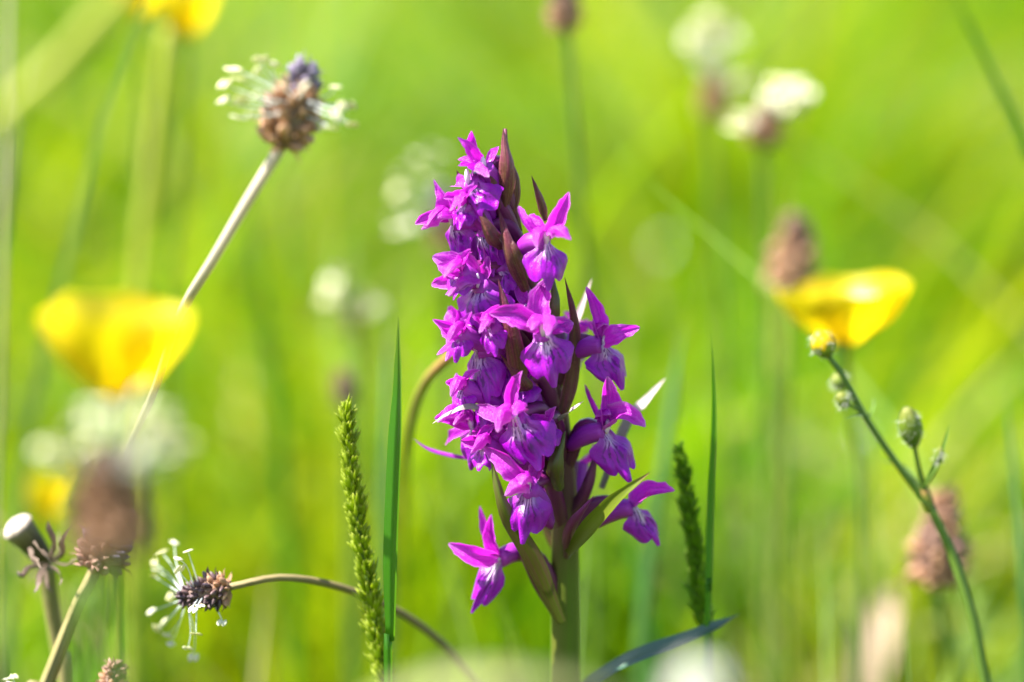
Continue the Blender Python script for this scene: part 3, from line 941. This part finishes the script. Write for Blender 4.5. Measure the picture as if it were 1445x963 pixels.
def stalk_shoot(label, pp, rmm, mat):
    pts = [P(*q) for q in pp]
    g = V((pts[0].x, pts[0].y, 0))
    ps = path([g] + pts, 30)
    mb = MB().tube(ps, lambda u: rmm * 0.001 * (1.15 - 0.4 * u), 9)
    top = ps[-1]
    # a sheathing leaf wrapped round the stalk
    k = ps[18:27]
    mb.sheet([q + V((0.0004, -0.0003, 0)) + V((0.0035, 0, -0.001)) * (i / 8) ** 2 for i, q in enumerate(k)], lambda u: rmm * 0.0022 * (1 - 0.9 * u), V((0.2, -1, 0.2)), -0.6, 5)
    me = mb.mesh('grass_shoot', g)
    me.materials.append(M[mat])
    o = link('grass_shoot', me)
    o.location = g
    tag(o, label, 'grass', 'blurred grass blades around the orchid')


stalk_shoot('broad yellow-green blurred grass stalk crossing the top left corner', [(-150, 380, -80), (0, 172, -80), (90, 80, -80), (210, -60, -80)], 1.3, 'blade_pale')
stalk_shoot('dry straw-coloured blurred stalk along the left edge', [(-2, 900, -50), (2, 500, -50), (8, 200, -50), (13, -40, -50)], 0.4, 'stalk_tan')
stalk_shoot('pale green blurred stalk standing below the top left buttercups', [(182, 900, 105), (196, 420, 105), (215, 220, 105), (236, 40, 105)], 1.7, 'blade_pale')


# ------------------------------------------------------------------ ribwort plantains
def floret_mesh(mat):
    mb = MB()
    mb.pod(V((0, 0, -0.0004)), V((0.0002, 0, 0.0019)), lambda u: 0.00072 * lerpk([(0, 0.5), (0.35, 1.0), (0.7, 0.8), (1, 0.15)], u), 7, 6, flat=0.75)
    mb.sheet([V((0.0001, -0.0003, 0.0006)), V((0.0003, -0.0009, 0.0017)), V((0.0002, -0.0016, 0.0021))], lambda u: 0.0009 * (1 - 0.8 * u), V((0, -1, 1)), 0.4, 3)
    me = mb.mesh('floret')
    me.materials.append(M[mat])
    return me


ANTHER = None


def anther_mesh():
    global ANTHER
    if ANTHER is None:
        mb = MB()
        for s in (-1, 1):
            mb.pod(V((s * 0.00038, 0, -0.0009)), V((s * 0.00050, 0, 0.0009)), lambda u: 0.00050 * lerpk([(0, 0.15), (0.25, 0.8), (0.6, 1.0), (1, 0.25)], u), 7, 6, flat=0.4)
        ANTHER = mb.mesh('anther')
        ANTHER.materials.append(M['anther'])
    return ANTHER


FM = {}


def plantain(label, hb, ht, wpx, stem, tones, anthers=(), nst=0, seed=1, nflo=80, single=True, stem_mat='stalk', stem_r=0.00065, asize=1.0, zone=(0.25, 0.75), reach=1.0, taper=False, fsize=1.0, frad=0.00008):
    """hb/ht: head base and tip (px, py, mm); stem: pixel points from the head base downwards"""
    rs = random.Random(seed)
    a, b = P(*hb), P(*ht)
    sp = [P(*q) for q in stem]
    last = sp[-1] if sp else a
    g = V((last.x, last.y, 0.0))
    root = thing('ribwort_plantain', label, 'plantain', g, 'ribwort plantain flower heads')
    chain = ([g] if last.z > 0.01 else []) + sp[::-1] + [a]
    MB().tube(path(chain, 34), lambda u: stem_r * (0.42 + 0.58 * u if taper else 1.15 - 0.15 * u), 12, ridge=0.16).build('stem', M[stem_mat], root)
    ax = b - a
    L = ax.length
    t = ax.normalized()
    R = wpx * PXM(hb[2]) / 2
    prof = [(0, 0.45), (0.12, 0.88), (0.35, 1.0), (0.6, 0.72), (0.88, 0.42), (1, 0.14)]
    MB().pod(a, b, lambda u: R * 0.72 * lerpk(prof, u), 12, 9).build('head_core', M['core'], root)
    x0 = perp(t, V((0, -1, 0)))
    y0 = t.cross(x0)
    joined = {}
    for i in range(nflo):
        u = 0.02 + 0.95 * i / nflo
        ang = i * 2.399963 + rs.uniform(-0.25, 0.25)
        rd = x0 * math.cos(ang) + y0 * math.sin(ang)
        p = a + ax * u + rd * (R * 0.68 * lerpk(prof, u))
        d = (rd * 1.0 + t * (0.15 + 0.9 * u) + V((rs.uniform(-.3, .3), rs.uniform(-.3, .3), rs.uniform(-.3, .3)))).normalized()
        tone = tones[min(int((u + rs.uniform(-0.18, 0.18)) * len(tones)), len(tones) - 1)] if u > 0.01 else tones[0]
        tone = tones[max(0, min(len(tones) - 1, int((u + rs.uniform(-0.18, 0.18)) * len(tones))))]
        s = rs.uniform(0.8, 1.3) * (R / 0.0040) ** 0.7 * (1.05 - 0.35 * u) * fsize
        if tone not in FM:
            FM[tone] = floret_mesh(tone)
        if single:
            place('floret', FM[tone], root, root, p, d, s, rs.uniform(0, 6.28))
        else:
            joined.setdefault(tone, []).append((p, d, s, rs.uniform(0, 6.28)))
    for tone, lst in joined.items():
        mb = MB()
        src = FM[tone]
        sv = [v.co.copy() for v in src.vertices]
        suv = [(0.5, 0.5)] * len(sv)
        for l in src.loops:
            suv[l.vertex_index] = tuple(src.uv_layers[0].data[l.index].uv)
        for p, d, s, ro in lst:
            q = d.to_track_quat('Z', 'Y') @ Quaternion((0, 0, 1), ro)
            k = len(mb.v)
            mb.v += [p + q @ (v * s) for v in sv]
            mb.uv += suv
            mb.f += [tuple(k + i for i in f.vertices) for f in src.polygons]
        tag(mb.build('florets', M[tone], root), kind='stuff')
    # stamens: a thin white filament carrying a two-lobed cream anther
    spots = [(P(*q), None) for q in anthers]
    for i in range(nst):
        u = rs.uniform(*zone)
        ang = rs.uniform(0, 6.283)
        rd = x0 * math.cos(ang) + y0 * math.sin(ang)
        spots.append((a + ax * u + rd * (R + rs.uniform(0.0030, 0.0052) * reach) + t * rs.uniform(-0.001, 0.002), u))
    for p, u in spots:
        if u is None:
            u = max(zone[0], min(zone[1], (p - a).dot(t) / L * 0.6 + 0.2))
        c = a + ax * u
        rd = perp(t, p - c)
        r0 = c + rd * (R * 0.7 * lerpk(prof, u))
        m = r0.lerp(p, 0.55) + rd * 0.0008 + t * rs.uniform(-0.0006, 0.0006)
        f = MB().tube(path([r0, m, p], 8), lambda u: frad * (1.3 - 0.6 * u), 6).build('stamen', M['filament'], root)
        place('anther', anther_mesh(), f, root, p, V((rs.uniform(-1, 1), rs.uniform(-1, 1), rs.uniform(-1, 1))), tuple(asize * rs.uniform(0.6, 1.15) for _ in range(3)))
    return root


def cl(cx, cy, d, rr, n, seed):
    q = random.Random(seed)
    return [(cx + rr * math.cos(a) * k, cy + rr * math.sin(a) * k * 0.85, d + q.uniform(-4, 4)) for a, k in [(q.uniform(0, 6.283), math.sqrt(q.random())) for _ in range(n)]]


plantain('plantain head with tan florets, mauve tip and cream stamens on a pale leaning stalk',
         (396, 208, -26), (434, 92, -26), 74, [(388, 222, -26), (352, 280, -25), (300, 368, -22), (254, 445, -14), (216, 556, 0), (180, 640, 14), (158, 720, 26), (150, 830, 50), (146, 960, 90)],
         ['floret_tan', 'floret_tan', 'floret_tan', 'floret_tan', 'floret_mauve', 'floret_mauve'],
         [(367, 83, -26), (363, 99, -29), (385, 90, -26), (337, 111, -28), (330, 98, -26), (316, 119, -27), (316, 141, -27), (341, 141, -30), (335, 166, -28),
          (400, 112, -34), (430, 121, -35), (474, 123, -26), (495, 149, -26), (483, 151, -30), (497, 176, -27), (465, 181, -29), (455, 178, -27), (360, 135, -34), (356, 163, -34), (476, 165, -31)],
         seed=3, frad=0.00012, nflo=66, stem_mat='stalk_tan', stem_r=0.00088, taper=True, asize=1.35, zone=(0.3, 0.62), fsize=1.3)
plantain('dark plantain head with long white stamens at the end of a drooping stalk',
         (324, 829, -6), (254, 845, -6), 50, [(336, 826, -6), (400, 815, -4), (480, 829, 2), (560, 862, 10), (620, 905, 16), (655, 945, 18), (700, 1010, 20), (735, 1120, 22)],
         ['floret_tan', 'floret_dark', 'floret_dark', 'floret_dark', 'floret_dark'],
         [(265, 778, -6), (252, 789, -8), (254, 803, -8), (273, 860, -11), (283, 855, -11), (313, 879, -8), (277, 895, -8), (265, 915, -5), (273, 928, 4),
          (241, 909, 5), (237, 897, 6), (222, 888, 8), (231, 879, 9), (213, 863, 8), (242, 841, 9), (218, 813, 8), (218, 795, 8), (228, 779, 8), (246, 766, 8), (221, 805, 9)],
         seed=5, nflo=85, stem_mat='stalk_olive', stem_r=0.00055, asize=1.05, zone=(0.35, 0.9))
plantain('fuzzy mauve plantain head on a sharp ridged stalk, half hidden behind a blurred head',
         (134, 806, 0), (170, 720, 2), 74, [(128, 820, 0), (104, 870, -1), (66, 965, -2), (30, 1060, -3)],
         ['floret_brown', 'floret_mauve', 'floret_mauve'], seed=8, nflo=90, stem_mat='stalk_olive', stem_r=0.00095, nst=0)
plantain('large blurred plantain head in front of the other heads, with white stamens',
         (158, 772, -76), (150, 640, -78), 92, [(155, 800, -76), (138, 880, -74), (116, 970, -72)],
         ['floret_tan', 'floret_tan', 'floret_tan', 'floret_brown'],
         cl(222, 636, -78, 48, 13, 5) + cl(96, 628, -76, 36, 6, 6) + cl(140, 584, -78, 34, 5, 7) + cl(212, 582, -78, 34, 6, 8),
         seed=10, nflo=90, fsize=1.5, single=False, asize=1.7, stem_mat='stalk')
plantain('pinkish brown plantain head peeping up at the bottom edge',
         (150, 1020, -4), (164, 934, -4), 52, [(140, 1050, -4)], ['floret_tan', 'floret_tan', 'floret_brown'], seed=12, nflo=80, nst=3, zone=(0.2, 0.5))
plantain('plantain head with cream stamen tips just showing in the bottom left corner',
         (8, 1040, -4), (12, 985, -4), 46, [(2, 1070, -4)], ['floret_brown', 'floret_dark'], [(10, 958, -6), (20, 955, -6), (14, 965, -8), (-8, 970, -6)], seed=14, nflo=50, zone=(0.5, 0.9))
plantain('blurred brown plantain head at the top edge above the orchid',
         (800, 44, 70), (790, -40, 70), 46, [(806, 120, 70), (822, 320, 72), (838, 560, 75)], ['floret_tan', 'floret_brown', 'floret_dark'], seed=20, nflo=60, single=False)
plantain('blurred brown plantain head with bright white stamens on the upper right',
         (1076, 205, 88), (1086, 140, 88), 50, [(1078, 300, 88), (1085, 600, 90)], ['floret_tan', 'floret_tan', 'floret_brown'],
         cl(1112, 134, 84, 30, 22, 1) + cl(1048, 176, 86, 20, 7, 2), seed=22, nflo=60, single=False, asize=2.3)
plantain('soft pinkish plantain head ringed with pale stamens near the top right',
         (1005, 165, 120), (1010, 95, 120), 44, [(1010, 300, 120), (1020, 600, 120)], ['floret_tan', 'floret_tan', 'floret_tan'],
         cl(1008, 52, 118, 38, 20, 3) + cl(1046, 118, 118, 16, 5, 4), seed=24, nflo=60, single=False, asize=2.3)
plantain('blurred plantain with scattered white stamens left of the orchid tip',
         (628, 350, 95), (622, 262, 95), 40, [(632, 450, 95), (640, 700, 96)], ['floret_tan', 'floret_mauve'],
         [(570, 240, 93), (590, 222, 93), (612, 208, 93), (560, 270, 93), (575, 290, 92), (552, 312, 93), (580, 318, 92), (598, 252, 92), (625, 215, 93), (560, 255, 94), (610, 235, 93), (560, 325, 93)], seed=26, nflo=50, single=False, asize=1.7)
plantain('pair of pale yellowish blurred stamen clusters left of the orchid',
         (500, 470, 105), (500, 410, 105), 26, [(505, 600, 105)], ['floret_tan'],
         [(478, 385, 104), (490, 395, 104), (468, 400, 104), (470, 425, 104), (485, 432, 104), (460, 420, 104), (520, 420, 104), (532, 432, 104), (524, 440, 104)], seed=28, nflo=20, single=False, asize=1.9)
plantain('small dark blurred plantain head left of the grass spike tip',
         (487, 572, 80), (484, 522, 80), 34, [(492, 700, 80)], ['floret_dark', 'floret_brown'], seed=30, nflo=40, single=False)
plantain('blurred brown plantain head behind the yellow buttercup',
         (1112, 412, 85), (1128, 305, 85), 60, [(1110, 520, 85), (1105, 760, 85)], ['floret_tan', 'floret_tan', 'floret_brown'], seed=32, nflo=60, fsize=1.4, single=False)
plantain('blurred tan plantain head behind the green bud stalk',
         (1318, 826, 48), (1336, 692, 48), 70, [(1330, 880, 48), (1352, 1000, 48)], ['floret_tan', 'floret_brown', 'floret_tan'], seed=34, nflo=70, fsize=1.4, single=False, stem_mat='stalk')


# ------------------------------------------------------------------ buttercups
def buttercup(label, c, r_px, h_px, stem, tilt=0.0, seed=1, open_=1.0):
    """c: bottom centre of the cup (px, py, mm); r_px: rim radius; h_px: height of the cup"""
    rs = random.Random(seed)
    base = P(*c)
    sp = [P(*q) for q in stem]
    g = V((sp[-1].x, sp[-1].y, 0))
    root = thing('buttercup', label, 'buttercup', g, 'yellow buttercup flowers')
    MB().tube(path([base] + sp + [g], 28), 0.0007, 8).build('stem', M['stalk'], root)
    k = PXM(c[2])
    R, H = r_px * k, h_px * k
    q = Quaternion((0, 1, 0), tilt)
    for i in range(5):
        a = i * 2 * math.pi / 5 + seed
        d = V((math.cos(a), math.sin(a), 0))
        hh = H * rs.uniform(0.92, 1.06)
        pts = [base + q @ (d * (R * (0.04 + 0.96 * (0.55 * u + 0.45 * (1 - (1 - u) ** 2)))) + V((0, 0, hh * (0.72 * u + 0.28 * u * u)))) for u in [j / 12 for j in range(13)]]
        n = q @ (-d * 0.6 + V((0, 0, 1)))
        MB().sheet(pts, lambda u: R * 1.55 * lerpk([(0, 0.16), (0.3, 0.62), (0.7, 1.0), (0.9, 0.90), (1, 0.55)], u), n, 0.42, 11, wav=0.10, seed=rs.random() * 20).build('petal', M['yellow'], root)
    for i in range(5):
        a = (i + 0.5) * 2 * math.pi / 5 + seed
        d = V((math.cos(a), math.sin(a), 0))
        pts = [base + q @ (d * (R * 0.42 * u) + V((0, 0, H * 0.30 * u * u - 0.0003))) for u in [j / 6 for j in range(7)]]
        MB().sheet(pts, lambda u: R * 0.30 * lerpk([(0, 0.6), (0.5, 1), (1, 0.1)], u), q @ V((0, 0, 1)), 0.5, 5).build('sepal', M['bud'], root)
    st = MB()
    for i in range(40):
        a = rs.uniform(0, 6.283)
        rr = R * rs.uniform(0.08, 0.30)
        p0 = base + q @ V((math.cos(a) * rr * 0.5, math.sin(a) * rr * 0.5, H * 0.08))
        p1 = base + q @ V((math.cos(a) * rr, math.sin(a) * rr, H * rs.uniform(0.36, 0.5)))
        st.pod(p0, p1, lambda u: 0.00022 * (1 + 1.2 * u), 5, 4)
    tag(st.build('stamens', M['yellow_stamen'], root), kind='stuff')
    return root


buttercup('large blurred yellow buttercup cup in front of the pale plantain stalk', (162, 568, -58), 112, 132, [(160, 640, -62), (168, 820, -60)], 0.05, 2)
buttercup('blurred yellow buttercup behind the green flower bud', (1194, 490, 50), 98, 84, [(1196, 560, 55), (1215, 760, 55)], -0.10, 5)
buttercup('blurred yellow buttercup at the top edge, right one of two', (262, 58, 105), 46, 74, [(258, 200, 105), (240, 500, 105)], 0.0, 7)
buttercup('blurred yellow buttercup at the top edge, left one of two', (196, 26, 112), 44, 60, [(200, 200, 112), (196, 520, 112)], 0.0, 9)
buttercup('small blurred yellow buttercup behind the spent dandelion head', (72, 735, 120), 40, 62, [(74, 800, 120), (78, 900, 120)], 0.0, 12)


# ------------------------------------------------------------------ budding buttercup stalk on the right
def bud_stalk():
    D = 0
    main = [P(*q) for q in [(1312, 712, 12), (1345, 785, 11), (1372, 870, 10), (1392, 968, 10), (1410, 1100, 10)]]
    g = V((main[-1].x, main[-1].y, 0))
    root = thing('budding_buttercup', 'branching green stalk with small hairy round buds on the right', 'buttercup', g)
    k = PXM()
    MB().tube(path(main + [g], 30), lambda u: k * lerpk([(0, 6.5), (0.3, 8), (1, 9)], u), 10, ridge=0.05).build('stem', M['stalk'], root)
    br = [
        ([(1312, 715, 12), (1268, 658, 12), (1222, 590, 12), (1192, 535, 12), (1168, 502, 12)], 6.0, 4.2),
        ([(1306, 700, 12), (1296, 660, 11), (1290, 626, 10)], 5.5, 3.2),
        ([(1304, 686, 12), (1318, 668, 9), (1326, 650, 8)], 3.5, 2.2),
        ([(1216, 582, 12), (1204, 574, 10), (1196, 571, 9)], 3.0, 2.0),
        ([(1206, 560, 12), (1198, 550, 17), (1192, 546, 19)], 3.0, 2.0),
    ]
    for pp, r0, r1 in br:
        MB().tube(path([P(*q) for q in pp], 16), lambda u: k * (r0 + (r1 - r0) * u), 8).build('branch', M['stalk'], root)
    MB().pod(P(1312, 722, 12), P(1303, 688, 12), lambda u: k * 9 * math.sin(math.pi * (0.25 + 0.5 * u)), 9, 6).build('node_sheath', M['stalk_brown'], root)

    def bud(b, t, w, yellow=False):
        a, e = P(*b), P(*t)
        core = MB().pod(a, e, lambda u: k * w * 0.43 * max(0.16, math.sin(math.pi * (0.10 + 0.83 * u))) ** 0.8, 12, 10).build('bud', M['yellow'] if yellow else M['bud'], root)
        ax = (e - a)
        x0 = perp(ax.normalized(), V((0, -1, 0)))
        y0 = ax.normalized().cross(x0)
        for i in range(5):
            an = i * 2 * math.pi / 5 + 0.5
            rd = x0 * math.cos(an) + y0 * math.sin(an)
            top = 0.62 if yellow else 0.97
            pts = []
            for j in range(8):
                u = j / 7
                rr = k * w * 0.47 * max(0.2, math.sin(math.pi * (0.10 + 0.80 * u * top))) ** 0.8
                pts.append(a + ax * (u * top) + rd * rr)
            MB().sheet(pts, lambda u: k * w * 0.62 * lerpk([(0, 0.5), (0.5, 1), (0.85, 0.6), (1, 0.1)], u), rd, -0.35, 5).build('sepal', M['bud'], core)
        hb = MB()
        for i in range(70):
            an, u = random.uniform(0, 6.283), random.uniform(0.05, 0.9)
            rd = x0 * math.cos(an) + y0 * math.sin(an)
            p = a + ax * u + rd * (k * w * 0.42 * math.sin(math.pi * (0.10 + 0.80 * u)) ** 0.8)
            dd = (rd + V((random.uniform(-.4, .4), random.uniform(-.4, .4), random.uniform(-.7, .1)))).normalized()
            hb.pod(p, p + dd * random.uniform(0.0006, 0.0014), lambda u: 0.000035 * (1.1 - u), 3, 2)
        tag(hb.build('hairs', M['hair'], core), kind='stuff')
    bud((1168, 503, 12), (1154, 468, 11), 40, True)
    bud((1290, 630, 10), (1279, 576, 9), 38)
    bud((1192, 547, 19), (1176, 530, 19), 26)
    bud((1196, 572, 9), (1184, 556, 8), 24)
    bud((1322, 656, 8), (1328, 632, 7), 13)
    for pp, w in [([(1304, 684, 10), (1318, 662, 8), (1330, 634, 7), (1340, 598, 7)], 10), ([(1222, 590, 11), (1212, 586, 8), (1190, 592, 6)], 6),
                  ([(1224, 592, 13), (1232, 576, 17), (1233, 560, 19)], 6), ([(1300, 690, 13), (1276, 660, 20), (1240, 648, 22)], 7), ([(1314, 714, 10), (1296, 700, 7), (1284, 672, 6)], 7)]:
        MB().sheet(path([P(*q) for q in pp], 12), lambda u: k * w * lerpk([(0, 0.5), (0.4, 1), (0.8, 0.5), (1, 0.05)], u), V((-0.3, -0.8, 0.4)), 0.4, 5).build('leaflet', M['stalk'], root)


bud_stalk()


# ------------------------------------------------------------------ spent dandelion head at the left edge
def spent_dandelion():
    k = PXM(12)
    c = P(24, 744, 12)
    face = V((-0.55, -0.45, 0.62)).normalized()
    b = P(66, 796, 14)
    stem = [P(*q) for q in [(66, 800, 14), (72, 850, 15), (84, 920, 16), (96, 1010, 16)]]
    g = V((stem[-1].x, stem[-1].y, 0))
    root = thing('spent_dandelion', 'spent dandelion head with a white bald disc and withered bracts', 'dandelion', g)
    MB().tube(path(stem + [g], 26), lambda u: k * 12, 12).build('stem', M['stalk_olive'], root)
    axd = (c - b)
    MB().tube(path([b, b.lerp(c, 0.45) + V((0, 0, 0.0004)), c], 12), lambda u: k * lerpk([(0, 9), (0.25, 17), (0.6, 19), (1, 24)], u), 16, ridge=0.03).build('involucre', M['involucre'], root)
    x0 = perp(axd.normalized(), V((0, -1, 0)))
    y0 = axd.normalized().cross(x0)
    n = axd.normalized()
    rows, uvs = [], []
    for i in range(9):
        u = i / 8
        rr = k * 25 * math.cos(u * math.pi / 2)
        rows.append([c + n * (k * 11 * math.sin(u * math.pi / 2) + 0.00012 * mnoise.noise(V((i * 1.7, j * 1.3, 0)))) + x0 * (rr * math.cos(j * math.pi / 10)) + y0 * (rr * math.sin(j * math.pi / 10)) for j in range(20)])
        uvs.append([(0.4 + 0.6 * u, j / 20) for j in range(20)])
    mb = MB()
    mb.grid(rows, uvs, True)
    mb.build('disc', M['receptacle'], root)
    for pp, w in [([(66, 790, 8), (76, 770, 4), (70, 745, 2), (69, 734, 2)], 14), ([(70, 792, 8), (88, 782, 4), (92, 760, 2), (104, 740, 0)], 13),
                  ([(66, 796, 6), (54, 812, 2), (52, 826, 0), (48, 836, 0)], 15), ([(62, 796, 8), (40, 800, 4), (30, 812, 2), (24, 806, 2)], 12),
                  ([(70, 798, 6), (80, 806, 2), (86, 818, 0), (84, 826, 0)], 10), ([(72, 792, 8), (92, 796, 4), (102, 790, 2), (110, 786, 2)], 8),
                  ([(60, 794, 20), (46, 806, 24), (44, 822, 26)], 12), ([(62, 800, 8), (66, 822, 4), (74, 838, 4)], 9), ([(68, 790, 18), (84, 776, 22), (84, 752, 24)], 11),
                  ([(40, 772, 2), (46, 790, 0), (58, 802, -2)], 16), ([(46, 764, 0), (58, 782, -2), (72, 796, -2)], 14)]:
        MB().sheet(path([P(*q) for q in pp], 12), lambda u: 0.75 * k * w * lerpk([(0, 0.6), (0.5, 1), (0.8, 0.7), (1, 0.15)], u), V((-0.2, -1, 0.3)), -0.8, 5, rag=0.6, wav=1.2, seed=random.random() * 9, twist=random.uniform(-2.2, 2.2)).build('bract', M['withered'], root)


spent_dandelion()


# ------------------------------------------------------------------ small foreground and background pieces
def clover(label, c, r_px, seed):
    rs = random.Random(seed)
    ctr = P(*c)
    k = PXM(c[2])
    R = r_px * k
    g = V((ctr.x + 0.004, ctr.y + 0.003, 0))
    root = thing('white_clover', label, 'clover', g, 'white clover heads')
    MB().tube(path([ctr - V((0, 0, R * 0.5)), ctr.lerp(g, 0.5) + V((0.002, 0, 0)), g], 20), 0.0008, 8).build('stem', M['stalk'], root)
    for i in range(54):
        z = 1 - 1.75 * (i + 0.5) / 54
        a = i * 2.399963
        s = math.sqrt(max(0, 1 - z * z))
        d = V((s * math.cos(a), s * math.sin(a), z))
        p0 = ctr + d * (R * 0.25) - V((0, 0, R * 0.25))
        p1 = ctr + d * R * rs.uniform(0.9, 1.08)
        MB().pod(p0, p1, lambda u: R * 0.17 * lerpk([(0, 0.35), (0.55, 0.8), (0.8, 1.0), (1, 0.25)], u), 6, 6, flat=0.6).build('floret', M['white_petal'], root)


clover('blurred white clover head at the bottom edge below the arching leaf', (985, 972, -100), 46, 4)
clover('pale blue-white clover blur far behind, right of the orchid top', (940, 350, 330), 11, 6)
clover('cream blurred clover bud between the orchid and the bud stalk', (1216, 615, 150), 9, 8)


def broad_leaf(name, label, pp, wpx, mat, face, cup=0.3):
    pts = [P(*q) for q in pp]
    base = pts[0].copy()
    ps = path(pts, 22)
    mb = MB().sheet(ps, lambda u: wpx * PXM(pp[0][2]) * lerpk([(0, 0.3), (0.4, 0.95), (0.55, 1.0), (0.85, 0.6), (1, 0.06)], u), V(face), cup, 9, wav=0.1, seed=len(label))
    me = mb.mesh(name, base)
    me.materials.append(M[mat])
    o = link(name, me)
    o.location = base
    tag(o, label, 'leaf')


broad_leaf('dry_leaf', 'cream dry leaf arching across the bottom edge in front of the orchid stem', [(500, 1300, -110), (490, 1060, -116), (590, 990, -120), (710, 976, -122), (830, 988, -120), (910, 1030, -118)], 40, 'cream_leaf', (0, -0.6, 0.8))
broad_leaf('withered_leaf', 'pinkish withered leaf standing blurred at the bottom right', [(1196, 1150, 105), (1210, 1000, 105), (1236, 900, 105), (1262, 830, 110)], 72, 'pink_leaf', (-0.3, -1, 0.3))


# the dry stem arching away behind the grass blade
def dry_stem():
    pp = [P(*q) for q in [(640, 500, 22), (622, 515, 24), (600, 540, 27), (584, 580, 31), (574, 640, 40), (566, 760, 80), (560, 900, 140)]]
    g = V((pp[-1].x, pp[-1].y, 0))
    mb = MB().tube(path([g] + pp[::-1], 34), lambda u: 0.0007 + 0.0002 * u, 8)
    me = mb.mesh('arching_plant', g)
    me.materials.append(M['stalk_brown'])
    o = link('arching_plant', me)
    o.location = g
    tag(o, 'brownish arching plant stem curving behind the orchid\'s left flowers', 'plant stem')


dry_stem()
